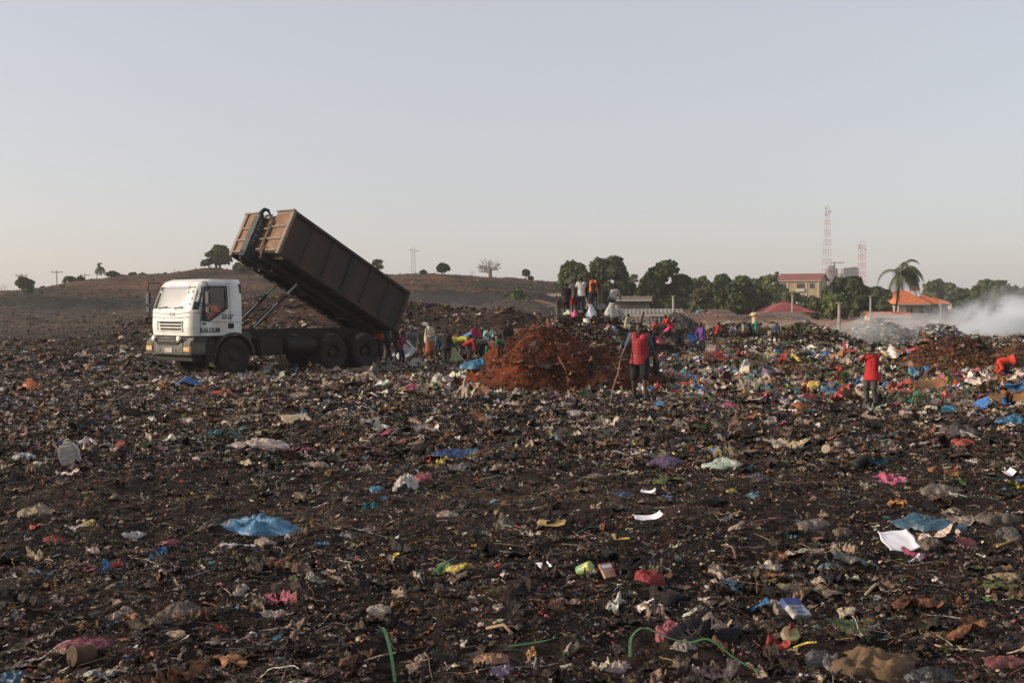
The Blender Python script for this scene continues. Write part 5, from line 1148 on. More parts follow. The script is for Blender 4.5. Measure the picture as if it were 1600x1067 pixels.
# ---------------------------------------------------------------- notable pieces of rubbish, each a thing of its own
def rag(name, c, w, d, h, m, label, cat, seed=0, rz=0.0, group=None, fold=1.0):
    rg = np.random.default_rng(seed); nr, na = 22, 64; r = np.linspace(0, 1, nr)[:, None]; a = np.linspace(0, 2*np.pi, na, endpoint=False)[None]
    out = 1 + .22*np.sin(a*2 + seed) + .13*np.sin(a*5 + seed*1.7) + .10*vn2(a*2.2 + 5, a*0 + seed, seed)
    out = np.where(a > 5.9, out*(1 - (a-5.9)/.38) + out[:, :1]*(a-5.9)/.38, out)
    X = r*np.cos(a)*out; Y = r*np.sin(a)*out
    q = np.abs(fbm(X*2.1 + seed*3.1, Y*3.2 + seed, 300 + seed, 4)); q2 = np.abs(vn2(X*6 + seed, Y*9, 400 + seed))
    Z = (np.clip(1 - r**2.2, 0, 1)*(.45 + .55*fbm(X*1.3 + seed, Y*1.3, 500 + seed, 2)) + .9*fold*(.28 - q)*(1 - r**4) + .28*fold*(.3 - q2)*(1 - r**6))
    Z = np.maximum(Z, -.1) * h - .03
    Z[-1] = -.12
    X = X + .1*vn2(Y*3, X*3, seed + 9)*r; ca, sa = math.cos(rz), math.sin(rz)
    PX, PY = X*w/2, Y*d/2; V = np.stack([PX*ca - PY*sa, PX*sa + PY*ca, Z], -1).reshape(-1, 3); i_ = np.arange(na)
    qf = np.concatenate([np.stack([i*na + i_, (i+1)*na + i_, (i+1)*na + (i_+1) % na, i*na + (i_+1) % na], 1) for i in range(nr-1)])
    o = link(name, np_mesh(name, V, [qf], smooth=True), m); o.location = c; return tag(o, label, cat, group)
def pc(c): return plastic(c)
rag('tarpaulin', *LATE[1:6], LATE[6], LATE[7], seed=14)
# (kind, u, v, width px, depth ratio, height ratio, colour, material, name, label, category)
NT = [
 ('r', 396, 826, 140, .45, .24, (0.050, 0.160, 0.278), 'p', 'tarpaulin', 'large crumpled blue tarpaulin with pale scraps on it, lower left', 'tarpaulin'),
 ('r', 363, 823, 34, .6, .5, (0.411, 0.337, 0.308), 'c', 'rag', 'pinkish white scrap lying on the left end of the blue tarpaulin', 'rag'),
 ('r', 1452, 818, 98, .5, .26, (0.041, 0.096, 0.147), 'p', 'tarpaulin', 'dull blue plastic sheet near the right edge above the white paper', 'plastic sheet'),
 ('r', 634, 758, 46, .9, .62, (0.413, 0.376, 0.339), 'p', 'plastic_bag', 'puffy whitish transparent bag left of a dusty red rag, centre', 'plastic bag'),
 ('r', 661, 746, 32, .7, .5, (0.323, 0.103, 0.110), 'c', 'rag', 'dusty red rag beside the puffy whitish bag', 'rag'),
 ('r', 588, 765, 20, .8, .5, (0.069, 0.223, 0.348), 'p', 'plastic_bag', 'small bright blue bag left of the puffy whitish bag', 'plastic bag'),
 ('r', 700, 712, 62, .4, .3, (0.034, 0.074, 0.184), 'p', 'plastic_bag', 'dark blue crumpled sheet strung out near the centre', 'plastic sheet'),
 ('r', 741, 706, 28, .7, .45, (0.047, 0.121, 0.231), 'p', 'plastic_bag', 'blue bag at the right end of the dark blue crumpled sheet', 'plastic bag'),
 ('r', 1386, 751, 56, .6, .5, (0.424, 0.107, 0.181), 'c', 'rag', 'bunched pink cloth on dark soil right of centre', 'cloth'),
 ('r', 1499, 693, 42, .6, .4, (0.290, 0.066, 0.048), 'c', 'rag', 'rusty red bunched rag on the right below the boy', 'rag'),
 ('r', 1372, 720, 34, .8, .5, (0.040, 0.158, 0.210), 'c', 'rag', 'teal rag beside a black ridged tube', 'rag'),
 ('r', 1040, 725, 64, .42, .28, (0.103, 0.063, 0.126), 'p', 'plastic_bag', 'long purple plastic bag left of the pale green bag', 'plastic bag'),
 ('r', 1132, 729, 60, .42, .30, (0.337, 0.396, 0.323), 'p', 'plastic_bag', 'long pale green plastic bag right of the purple bag', 'plastic bag'),
 ('r', 1185, 748, 34, .8, .45, (0.056, 0.041, 0.063), 'p', 'plastic_bag', 'dark violet bag right below the pale green bag', 'plastic bag'),
 ('r', 1175, 776, 26, .6, .35, (0.062, 0.158, 0.172), 'p', 'plastic_bag', 'small teal bag right of a yellow scrap in the middle distance', 'plastic bag'),
 ('r', 1143, 769, 20, .6, .4, (0.326, 0.253, 0.061), 'p', 'plastic_bag', 'yellow scrap left of the small teal bag', 'plastic bag'),
 ('r', 1014, 902, 52, .65, .45, (0.198, 0.029, 0.033), 'c', 'rag', 'dark red bunched cloth in the lower centre', 'cloth'),
 ('r', 1046, 988, 52, .8, .45, (0.277, 0.086, 0.101), 'c', 'rag', 'salmon pink rag with strands at the bottom right of centre', 'rag'),
 ('r', 964, 1044, 46, .6, .45, (0.315, 0.241, 0.204), 'p', 'plastic_bag', 'dusty pale bag under the green strap at the bottom centre', 'plastic bag'),
 ('r', 1068, 1012, 34, .8, .6, (0.236, 0.185, 0.163), 'p', 'plastic_bag', 'grey brown translucent bag crossed by the green strap', 'plastic bag'),
 ('r', 1120, 893, 22, 1., .9, (0.283, 0.217, 0.180), 'c', 'rag', 'upright beige scrap with a white core right of the dark red cloth', 'rag'),
 ('r', 1300, 886, 40, .4, .25, (0.084, 0.143, 0.157), 'p', 'plastic_bag', 'flat teal scrap left of and below the white paper', 'plastic scrap'),
 ('r', 1508, 851, 38, .5, .4, (0.308, 0.110, 0.102), 'c', 'rag', 'curly pink red rag right of the white paper', 'rag'),
 ('r', 1575, 838, 46, .8, .6, (0.079, 0.068, 0.057), 'p', 'plastic_bag', 'dark dusty bag at the right edge above the yellow stick', 'plastic bag'),
 ('r', 1452, 850, 44, .7, .4, (0.126, 0.096, 0.074), 'c', 'rag', 'brown fibrous clump touching the right side of the white paper', 'clump'),
 ('r', 1565, 1036, 72, .4, .3, (0.184, 0.059, 0.048), 'p', 'plastic_bag', 'long brick red bag in the bottom right corner', 'plastic bag'),
 ('r', 1355, 1040, 130, .6, .32, (0.148, 0.092, 0.052), 'c', 'cardboard', 'big crumpled brown cardboard sheet at the bottom right', 'cardboard'),
 ('r', 1285, 1034, 52, .8, .5, (0.087, 0.076, 0.076), 'p', 'plastic_bag', 'grey translucent bag left of the big crumpled cardboard', 'plastic bag'),
 ('r', 1460, 1060, 90, .4, .3, (0.016, 0.016, 0.018), 'p', 'plastic_bag', 'black plastic bag at the bottom edge right of the big crumpled cardboard', 'plastic bag'),
 ('r', 1214, 947, 30, .9, .5, (0.173, 0.144, 0.115), 'p', 'plastic_bag', 'dusty see-through bag left of the blue and white carton', 'plastic bag'),
 ('r', 770, 1032, 52, .55, .5, (0.264, 0.153, 0.095), 'c', 'cardboard', 'folded light brown paper bag at the bottom centre', 'paper bag'),
 ('r', 785, 1052, 36, .5, .4, (0.176, 0.131, 0.205), 'p', 'plastic_bag', 'lilac and white bag below the folded paper bag', 'plastic bag'),
 ('r', 424, 962, 44, .6, .42, (0.299, 0.240, 0.196), 'p', 'plastic_bag', 'crumpled beige bag in the lower left quarter on bare soil', 'plastic bag'),
 ('r', 412, 848, 32, .6, .25, (0.268, 0.209, 0.172), 'c', 'plate', 'round dusty pad just below the blue tarpaulin', 'pad'),
 ('r', 485, 904, 20, .9, 1.2, (0.356, 0.320, 0.268), 'p', 'plastic_bag', 'upright pale wrapper with a yellow tip, left of centre', 'wrapper'),
 ('r', 658, 1030, 28, .8, .6, (0.282, 0.201, 0.164), 'c', 'paper', 'pointed crumpled paper right of the green leaf stalk', 'paper scrap'),
 ('r', 590, 957, 40, .5, .4, (0.331, 0.280, 0.221), 'c', 'rag', 'torn whitish strip on a dark hollow, bottom left of centre', 'rag'),
 ('r', 785, 826, 40, .8, .8, (0.158, 0.136, 0.106), 'c', 'fibre_ball', 'round tangled straw coloured fibre ball, centre', 'fibre ball'),
 ('r', 700, 806, 30, .55, .4, (0.283, 0.224, 0.165), 'p', 'plastic_bag', 'creased tan bag left of the tangled fibre ball', 'plastic bag'),
 ('r', 405, 699, 88, .32, .26, (0.433, 0.337, 0.293), 'p', 'foam_slab', 'long pinkish white slab of foam in the left middle distance', 'foam slab'),
 ('r', 490, 728, 50, .4, .25, (0.267, 0.208, 0.164), 'c', 'rag', 'flat tan cloth right of the long white slab', 'cloth'),
 ('r', 48, 610, 52, .5, .45, (0.474, 0.135, 0.039), 'p', 'plastic_bag', 'bright orange bag lying at the left edge', 'plastic bag'),
 ('r', 128, 618, 20, .6, .4, (0.050, 0.131, 0.307), 'p', 'plastic_bag', 'small blue bag right of the bright orange bag', 'plastic bag'),
 ('r', 294, 602, 36, .6, .45, (0.043, 0.139, 0.338), 'p', 'plastic_bag', 'blue bag lying below the front wheel of the truck', 'plastic bag'),
 ('r', 347, 617, 34, .35, .3, (0.382, 0.088, 0.058), 'p', 'plastic_bag', 'thin red strip right of the blue bag below the truck', 'plastic strip'),
 ('r', 40, 718, 40, .6, .4, (0.336, 0.321, 0.336), 'p', 'plastic_bag', 'whitish bag at the left edge below the bright orange bag', 'plastic bag'),
 ('r', 60, 802, 54, .6, .4, (0.267, 0.216, 0.149), 'c', 'rag', 'yellowish tan rag near the left edge in the middle', 'rag'),
 ('r', 85, 844, 46, .4, .22, (0.199, 0.044, 0.044), 'c', 'rag', 'flat dark red cloth at the left edge', 'cloth'),
 ('r', 140, 820, 30, .5, .4, (0.295, 0.221, 0.052), 'p', 'plastic_bag', 'yellow wrapper right of the flat dark red cloth', 'wrapper'),
 ('r', 205, 838, 32, .8, .5, (0.358, 0.336, 0.321), 'p', 'plastic_bag', 'crumpled pale paper bag between the yellow wrapper and the blue tarpaulin', 'paper bag'),
 ('r', 266, 850, 30, .8, .5, (0.308, 0.080, 0.116), 'c', 'rag', 'raspberry coloured rag left of the blue tarpaulin', 'rag'),
 ('r', 135, 1010, 84, .3, .25, (0.201, 0.068, 0.091), 'c', 'rag', 'long dusty pink rag near the bottom left corner', 'rag'),
 ('r', 20, 1062, 46, .8, .5, (0.029, 0.080, 0.139), 'p', 'plastic_bag', 'dark blue plastic in the bottom left corner', 'plastic bag'),
 ('r', 290, 957, 84, .3, .3, (0.126, 0.100, 0.086), 'c', 'cardboard', 'long curled grey brown piece of cardboard, lower left', 'cardboard'),
 ('r', 378, 922, 24, .9, .5, (0.237, 0.200, 0.163), 'p', 'plastic_bag', 'round crumpled grey beige bag above the curled cardboard', 'plastic bag'),
 ('r', 1480, 642, 42, .6, .4, (0.060, 0.237, 0.311), 'p', 'plastic_bag', 'turquoise plastic sheet right of the boy in red', 'plastic sheet'),
 ('r', 1509, 636, 40, .6, .5, (0.458, 0.400, 0.326), 'c', 'rag', 'cream cloth lying on the turquoise plastic sheet', 'cloth'),
 ('r', 1478, 628, 22, .9, .9, (0.442, 0.081, 0.045), 'p', 'plastic_bag', 'bright orange red bag behind the cream cloth', 'plastic bag'),
 ('r', 1511, 622, 36, .8, .6, (0.096, 0.110, 0.066), 'c', 'sack', 'dull green bundle right of the orange red bag', 'bundle'),
 ('r', 1400, 628, 44, .7, .6, (0.087, 0.079, 0.050), 'c', 'sack', 'olive brown mound shaped sack to the right of the boy', 'sack'),
 ('r', 1318, 617, 34, .5, .3, (0.043, 0.139, 0.323), 'p', 'plastic_bag', 'flat bright blue bag left of the boy', 'plastic bag'),
 ('r', 1448, 582, 24, .7, .6, (0.039, 0.179, 0.422), 'p', 'plastic_bag', 'bright blue bag on the rubbish right of the boy', 'plastic bag'),
 ('r', 1590, 612, 34, .6, .4, (0.386, 0.092, 0.202), 'p', 'plastic_bag', 'pink bag at the right edge below the red figure', 'plastic bag'),
 ('r', 1588, 660, 40, .7, .6, (0.033, 0.136, 0.247), 'p', 'plastic_bag', 'blue crumpled sheet at the right edge', 'plastic sheet'),
 ('r', 1564, 661, 18, .8, .7, (0.043, 0.160, 0.293), 'p', 'plastic_bag', 'small blue bag left of the blue crumpled sheet at the right edge', 'plastic bag'),
 ('r', 1206, 609, 17, 1., .8, (0.040, 0.165, 0.474), 'p', 'plastic_bag', 'vivid blue ball shaped bag touching a lime green one', 'plastic bag'),
 ('r', 1222, 608, 20, 1., .9, (0.317, 0.479, 0.060), 'p', 'plastic_bag', 'vivid lime green ball shaped bag', 'plastic bag'),
 ('r', 1095, 596, 14, .8, .7, (0.040, 0.194, 0.422), 'p', 'plastic_bag', 'bright blue bag right of the man in the red jersey', 'plastic bag'),
 ('r', 1069, 587, 14, .8, .8, (0.380, 0.049, 0.034), 'p', 'plastic_bag', 'red bag a little left of the bright blue bag', 'plastic bag'),
 ('r', 1177, 636, 16, .6, .4, (0.164, 0.385, 0.076), 'p', 'plastic_bag', 'small bright green scrap right of the pink cloth', 'plastic scrap'),
 ('r', 1101, 635, 20, .8, .5, (0.120, 0.076, 0.157), 'c', 'rag', 'mauve grey rag left of the pink cloth in the middle distance', 'rag'),
 ('r', 1140, 636, 30, .5, .35, (0.384, 0.060, 0.148), 'c', 'rag', 'hot pink cloth between the mauve rag and the bright green scrap', 'cloth'),
 ('r', 1250, 636, 34, .5, .35, (0.261, 0.099, 0.040), 'c', 'rag', 'rust orange rag in front of the lime green bag', 'rag'),
 ('r', 1166, 577, 24, .9, .9, (0.445, 0.400, 0.371), 'p', 'plastic_bag', 'white bag among the rubbish left of the purple bucket', 'plastic bag'),
 ('r', 1213, 552, 13, .9, .9, (0.037, 0.207, 0.324), 'p', 'plastic_bag', 'blue knotted bag on the rubbish below the person in green trousers', 'plastic bag'),
 ('r', 1290, 556, 20, .7, .6, (0.048, 0.195, 0.460), 'p', 'plastic_bag', 'bright blue bag left of the boy at head height', 'plastic bag'),
 ('r', 1272, 557, 12, .7, .6, (0.053, 0.200, 0.347), 'p', 'plastic_bag', 'small blue bag left of the bright blue bag at head height', 'plastic bag'),
 ('r', 1118, 543, 26, .8, .7, (0.323, 0.146, 0.051), 'c', 'cardboard', 'orange brown carton piece right of the purple child', 'carton'),
 ('r', 1028, 536, 24, .7, .7, (0.320, 0.033, 0.055), 'p', 'plastic_bag', 'crimson bundle left of the person with the pink wrap', 'bundle'),
 ('r', 1425, 548, 16, .8, .7, (0.162, 0.073, 0.309), 'p', 'plastic_bag', 'violet bag at the left foot of the orange brown dirt pile', 'plastic bag'),
 ('r', 1336, 592, 18, .8, .8, (0.482, 0.394, 0.100), 'p', 'plastic_bag', 'yellow and white bag just left of the boy', 'plastic bag'),
 ('r', 1350, 597, 16, .8, .8, (0.400, 0.400, 0.415), 'p', 'plastic_bag', 'white bag between the yellow bag and the boy', 'plastic bag'),
 ('r', 572, 580, 40, .5, .40, (0.158, 0.136, 0.106), 'c', 'sack', 'long dusty sack lying in front of the rear wheels', 'sack'),
 ('r', 608, 579, 34, .6, .45, (0.174, 0.152, 0.122), 'c', 'sack', 'rounded dusty sack below the container tail', 'sack'),
 ('r', 690, 598, 36, .8, .7, (0.396, 0.352, 0.293), 'p', 'plastic_bag', 'torn whitish bag left of the red earth', 'plastic bag'),
 ('r', 726, 608, 22, .5, .4, (0.386, 0.166, 0.136), 'c', 'rag', 'salmon coloured rag at the left foot of the red earth', 'rag'),
 ('r', 1500, 676, 70, .6, .35, (0.079, 0.068, 0.068), 'c', 'rag', 'broad grey rag heap above the rusty red rag', 'rag'),
 ('r', 1266, 824, 60, .6, .38, (0.173, 0.137, 0.118), 'c', 'rag', 'grey cloth with pink stains right of centre', 'cloth'),
 ('r', 1315, 832, 26, .8, .5, (0.125, 0.089, 0.070), 'c', 'cardboard', 'creased brown wrapper right of the grey cloth with pink stains', 'wrapper'),
 ('r', 1560, 812, 60, .5, .4, (0.110, 0.088, 0.073), 'c', 'cardboard', 'brown board with a wire on it at the right edge', 'board'),
 ('r', 1468, 766, 58, .5, .35, (0.134, 0.108, 0.082), 'p', 'plastic_bag', 'translucent brown bag right below the bunched pink cloth', 'plastic bag'),
 ('r', 1061, 667, 34, .7, .55, (0.220, 0.176, 0.139), 'p', 'plastic_bag', 'domed beige bag below the man with the stick', 'plastic bag'),
 ('r', 868, 686, 20, .8, .6, (0.107, 0.159, 0.166), 'p', 'plastic_bag', 'small grey blue round bag left of the path', 'plastic bag'),
 ('r', 930, 745, 40, .4, .3, (0.236, 0.177, 0.140), 'c', 'rag', 'slim pinkish tan roll near the centre', 'rag'),
 ('r', 908, 648, 44, .5, .35, (0.285, 0.248, 0.219), 'p', 'plastic_bag', 'white topped flat bag lying on the pale path', 'plastic bag'),
 ('r', 975, 775, 28, .6, .35, (0.051, 0.080, 0.117), 'p', 'plastic_bag', 'dark blue bag left of a torn white scrap', 'plastic bag'),
]
KEEP = []
for i, (k, u, v, w, dr, hr, c, mk_, name, lab, cat) in enumerate(NT):
    p = place(u, v); W_ = w / F * p.y
    KEEP.append((p.x, p.y, W_ * .55, max(W_*dr*1.5, .1) * .62)); rag(name, p + Vector((0, 0, .03)), W_, max(W_ * dr * 1.5, .10), max(W_ * hr * .72, .05), (pc(c) if mk_ == 'p' else cloth(c)), lab, cat, seed=i + 1, rz=rnd.uniform(-.35, .35))
def sheet(name, u, v, w, d, m, label, cat, rz, tilt, seed, curl=.05, n=18):
    p = place(u, v); KEEP.append((p.x, p.y, w*.5, d*.5)); V, Fs = [], []
    for j in range(n):
        for i in range(n):
            x, y = i/(n-1) - .5, j/(n-1) - .5
            V.append((x*w*(1 + .06*math.sin(y*9+seed)), y*d*(1 + .07*math.sin(x*8+seed)), .4*w*(.06*math.sin(x*5+seed)*math.cos(y*4) + .012*math.sin(x*15+y*9)) + curl*(abs(x*2)**3)*(1 if x > 0 else .3)))
    for j in range(n-1):
        for i in range(n-1): a = j*n+i; Fs.append((a, a+1, a+n+1, a+n))
    mb = MB().add(V, Fs); me = mb.mesh(name); o = link(name, me, m, None, True); o.location = p + Vector((0, 0, .05 + math.sin(tilt)*d*.5)); o.rotation_euler = (tilt, 0, rz)
    md = o.modifiers.new('thickness', 'SOLIDIFY'); md.thickness = .003; return tag(o, label, cat)
m_paper = mat('white_paper', (.80, .78, .82), .8, noise=.08, nscale=12)
sheet('paper_sheet', 1403, 866, .29, .25, m_paper, 'bright white sheet of paper tilted on the dark soil, lower right', 'paper', R(14), R(30), 1, .03)
sheet('paper_sheet', 1012, 820, .26, .12, m_paper, 'folded white paper with a raised corner, right of centre', 'paper', R(8), R(10), 4, .05)
sheet('paper_sheet', 850, 896, .10, .10, m_paper, 'tiny square white card left of the green and yellow can', 'card', R(20), R(12), 3, .01)
sheet('paper_sheet', 1013, 778, .16, .08, m_paper, 'torn white scrap right of the dark blue bag', 'paper', R(-10), R(10), 6, .04)
sheet('paper_sheet', 862, 829, .26, .13, cloth((.40, .27, .10)), 'tan paper scrap lying left of the folded white paper', 'paper', R(-5), R(12), 7, .02)
sheet('paper_sheet', 1575, 750, .14, .10, m_paper, 'curved white scrap at the right edge, level with the pink cloth', 'paper', R(30), R(25), 8, .06)
sheet('paper_sheet', 462, 664, .50, .42, cloth((.42, .33, .20)), 'square tan board resting on rubbish left of centre', 'board', R(25), R(14), 9, .02)
sheet('cardboard', 1450, 612, .8, .40, cloth((.24, .12, .06)), 'brown cardboard tented over green banana leaves right of the boy', 'cardboard', R(20), R(30), 2, .18)
sheet('cardboard', 1415, 578, .5, .30, cloth((.30, .16, .09)), 'folded tan cardboard box flap above the tented cardboard', 'cardboard', R(25), R(32), 5, .1)
sheet('cardboard', 1548, 596, .9, .25, cloth((.32, .19, .11)), 'long tan cardboard strip left of the red figure', 'cardboard', R(3), R(14), 6, .05)
sheet('cardboard', 1575, 632, .75, .32, cloth((.20, .10, .04)), 'large dark orange cardboard at the right edge', 'cardboard', R(-18), R(26), 8, .14)
# blue and white carton
def obj_empty(name, u, v, rot, label, cat, dz=.0):
    p = place(u, v); KEEP.append((p.x, p.y, .06, .08)); return empty(name, p + Vector((0, 0, dz)), 0, label, cat, rot=rot)
t = obj_empty('carton', 1243, 967, (R(28), R(8), R(28)), 'small blue and white printed carton, lower right', 'carton', .07)
MB().box(-.075, .075, -.085, .085, -.02, .02).build('box', mat('carton_white', (.46, .47, .50), .6, col2=(.22, .20, .18), nscale=18), t, bevel=.004)
b = MB().box(-.0755, .0755, .02, .0855, -.0205, .0215).build('blue_band', mat('print_blue', (.05, .08, .28), .6, col2=(.03, .04, .12), nscale=20), t)
for y_, w_ in ((-.02, .05), (-.045, .035), (-.065, .045)): MB().box(-w_, w_*.8, y_, y_ + .012, .0202, .0212).build('print_line', bpy.data.materials['print_blue'], t)
# tin on its side and other containers
def can(u, v, r, L, rot, m, me_, label, cat='tin', dz=None):
    t = obj_empty('tin', u, v, rot, label, cat, r * .8 if dz is None else dz)
    MB().lathe([(r*.001, -L/2), (r, -L/2), (r*1.03, -L/2+.004), (r, -L/2+.01), (r, 0), (r*1.02, .004), (r, .008), (r, L/2-.008), (r*1.03, L/2-.003), (r*.93, L/2)], 32).build('can_body', m, t, smooth=False)
    MB().lathe([(.0005, L/2-.012), (r*.35, L/2-.010), (r*.37, L/2-.006), (r*.62, L/2-.006), (r*.64, L/2-.011), (r*.92, L/2-.011), (r*.925, L/2-.003)], 32).build('can_end', me_, t); return t
can(128, 1037, .060, .13, (R(82), 0, R(-40)), mat('rust_tin', (.10, .055, .035), .8, noise=.5, nscale=20), mat('dull_tin_end', (.36, .30, .22), .5, .2), 'rusty tin on its side with a pale ribbed end, bottom left')
can(914, 897, .045, .12, (R(60), R(20), R(50)), mat('green_tin', (.08, .28, .16), .4, col2=(.5, .45, .1), nscale=18), mat('tin_end', (.45, .42, .3), .4), 'green and yellow can right of the tiny white card')
can(1292, 708, .062, .12, (R(75), 0, R(-30)), mat('cup_beige', (.34, .25, .18), .7), mat('cup_end', (.42, .38, .30), .6), 'beige paper cup lying on its side right of centre', 'cup')
t = can(1235, 1007, .055, .04, (R(35), R(10), 0), mat('jar_print', (.22, .24, .06), .6, col2=(.30, .22, .18), nscale=30), mat('jar_lid', (.24, .27, .07), .6, col2=(.34, .26, .20), nscale=34), 'round greenish yellow printed tin below the blue and white carton', dz=.06)
# the red printed packet
t = obj_empty('packet', 949, 903, (R(50), 0, R(35)), 'small red printed packet left of the dark red cloth', 'packet', .05)
MB().box(-.055, .055, -.06, .06, -.012, .012).build('box', mat('packet_red', (.32, .09, .06), .5, col2=(.42, .30, .2), nscale=30), t, bevel=.003); MB().box(-.045, .045, .02, .045, -.0125, .0135).build('label', m_paper, t)
# purple bucket, pale drum, basins
def tub(name, u, v, r, h, rot, m, label, cat, dz):
    t = obj_empty(name, u, v, rot, label, cat, dz)
    MB().lathe([(.001, 0), (r*.78, 0), (r*.98, h*.92), (r*1.05, h*.93), (r*1.05, h), (r*.96, h), (r*.76, .03), (.001, .03)], 32).build('shell', m, t, smooth=False)
    MB().tube([(r*1.04*math.cos(a), r*1.04*math.sin(a)*.3 + 0, h*.95 + r*.0 - r*.9*abs(math.sin(a))*.25) for a in np.linspace(0, math.pi, 14)], .008, 5).build('handle', m_steel, t); return t
tub('bucket', 1199, 594, .24, .34, (R(16), R(14), 0), plastic((.17, .12, .18)), 'purple grey plastic bucket standing among the rubbish right of the white bag', 'bucket', .0)
tub('bucket', 1158, 593, .18, .30, (R(80), 0, R(60)), plastic((.52, .45, .33)), 'cream bucket on its side left of the purple grey bucket', 'bucket', .2)
tub('basin', 1080, 537, .20, .12, (R(66), 0, R(14)), plastic((.03, .20, .50)), 'bright blue basin left of the child in purple', 'basin', .25)
tub('bucket', 1121, 562, .22, .36, (R(88), 0, R(-130)), plastic((.24, .15, .13)), 'brown bucket on its side below the child in purple', 'bucket', .3)
# dirty white jerrycan at the left, black ridged tube, straps, sticks
t = obj_empty('jerrycan', 113, 726, (R(12), R(-14), R(10)), 'dirty white jerrycan standing at the left, alone on dark ground', 'jerrycan', 0)
MB().prism([(-.12, 0), (.12, 0), (.13, .20), (.08, .30), (-.06, .32), (-.13, .22)], 'y', -.07, .07).build('shell', plastic((.50, .46, .42)), t, bevel=.03); MB().cyl((-.05, 0, .30), (-.05, 0, .36), .025).build('cap', plastic((.05, .06, .2)), t); MB().tube([(.09, 0, .25), (.05, 0, .35), (-.01, 0, .33)], .012).build('handle', plastic((.50, .46, .42)), t)
mb = MB(); pth = [place(1336, 738) + Vector((0, 0, .06)), place(1350, 732) + Vector((0, 0, .10)), place(1362, 733) + Vector((0, 0, .06))]
rr_ = []; a_ = []
for k in range(40):
    f = k/39; q = pth[0].lerp(pth[1], f*2) if f < .5 else pth[1].lerp(pth[2], f*2-1); a_.append(q); rr_.append(.07 if k % 4 < 2 else .052)
free('hose', mb.tube(a_, rr_, 12), m_blk, 'black ridged tube left of the teal rag', 'tube', pth[0])
m_strap = mat('green_strap', (.05, .15, .05), .5, noise=.3, nscale=10)
def ribbon(pts, w, label, name='strap', m=None, cat='strap'):
    P_ = [place(u, v) + Vector((0, 0, h + .02)) for u, v, h in pts]; Q = []; KEEP.extend((q.x, q.y, .07, .09) for q in P_)
    for i in range(len(P_)-1):
        for k in range(8):
            f = k/8; p0 = P_[max(i-1, 0)]; p1 = P_[i]; p2 = P_[i+1]; p3 = P_[min(i+2, len(P_)-1)]
            Q.append(.5*((2*p1) + (-p0+p2)*f + (2*p0-5*p1+4*p2-p3)*f*f + (-p0+3*p1-3*p2+p3)*f**3))
    Q.append(P_[-1]); mb = MB(); rs = []
    for i, q in enumerate(Q):
        d = (Q[min(i+1, len(Q)-1)] - Q[max(i-1, 0)]).normalized(); sd_ = d.cross(Vector((.1*math.sin(i*.4), .5*math.sin(i*.25), 1))).normalized(); nn = d.cross(sd_)
        rs.append([q + sd_*w, q + sd_*w*.9 + nn*.003, q - sd_*w*.9 + nn*.003, q - sd_*w])
    return free(name, mb.rings(rs), m or m_strap, label, cat, Q[0], False)
ribbon([(1190, 1066, .03), (1150, 1045, .04), (1108, 1025, .07), (1078, 1026, .06), (1045, 1013, .05), (1010, 995, .03)], .009, 'long green strap running from the bottom edge to the salmon pink rag')
ribbon([(984, 1038, .02), (986, 1015, .05), (1002, 1000, .05), (1018, 996, .02)], .009, 'short green strap arching over the dusty pale bag, bottom centre')
ribbon([(898, 1006, .04), (868, 1014, .05), (838, 1017, .03), (795, 1022, .03)], .010, 'flat green strap left of the dusty pale bag, bottom centre')
ribbon([(617, 1070, .0), (612, 1050, .06), (604, 1030, .12), (597, 1012, .10), (588, 1009, .05)], .010, 'upright green leaf stalk at the bottom left of centre', 'leaf_stalk', None, 'leaf')
ribbon([(958, 842, .03), (962, 852, .03), (972, 850, .02), (984, 848, .02)], .013, 'curled yellow strip below the folded white paper', 'plastic_strip', plastic((.50, .34, .05)), 'plastic strip')
ribbon([(1500, 785, .03), (1530, 784, .04), (1560, 788, .03)], .012, 'thin green strip at the right above the brown board', 'plastic_strip', m_strap, 'plastic strip')
q0, q1 = place(1558, 859) + Vector((0, 0, .03)), place(1590, 849) + Vector((0, 0, .05))
free('stick', MB().tube([q0, q0.lerp(q1, .5), q1], .012, 6), cloth((.50, .32, .10)), 'short yellow stick at the right edge below the dark dusty bag', 'stick', q0)
for (u0, v0, u1, v1, lab, c) in ((1140, 812, 1166, 808, 'short reddish stick right of the folded white paper', (.36, .2, .12)), (1352, 936, 1372, 920, 'stub of pale wood in the lower right, below the white paper', (.36, .28, .18)), (760, 990, 800, 998, 'bent pale cane above the folded paper bag', (.30, .20, .13)), (1128, 860, 1150, 878, 'thin brown stalk right of the upright beige scrap', (.16, .09, .06)), (872, 562, 890, 606, 'long curved brown root lying on the front of the red earth', (.12, .045, .02))):
    a, b = place(u0, v0) + Vector((0, 0, .03)), place(u1, v1) + Vector((0, 0, .03)); m_ = (a+b)/2 + Vector((.03, 0, .04)); free('stick', MB().tube([a, m_, b], .011 if v0 > 700 else .035, 6), cloth(c), lab, 'stick', a)
# banana leaves under the tented cardboard
lf = MB(); bp = place(1448, 634)
for k in range(16):
    a = rnd.uniform(-1.2, 1.2); L = rnd.uniform(.15, .28); x0 = rnd.uniform(-.25, .25); pts = [Vector((x0 + math.sin(a)*L*f, -.05 - .15*f, .26 - .27*f*f)) for f in (0, .35, .7, 1)]
    lf.rings([[p + Vector((-w_, 0, 0)), p + Vector((0, -.02, .01)), p + Vector((w_, 0, 0))] for p, w_ in zip(pts, (.012, .03, .03, .008))], False, False, False)
o = lf.build('leaf_bunch', mat('banana_leaf', (.16, .18, .06), .6, noise=.5, nscale=6), None); o.location = bp; tag(o, 'bunch of yellow green banana leaves hanging under the tented cardboard', 'leaves')

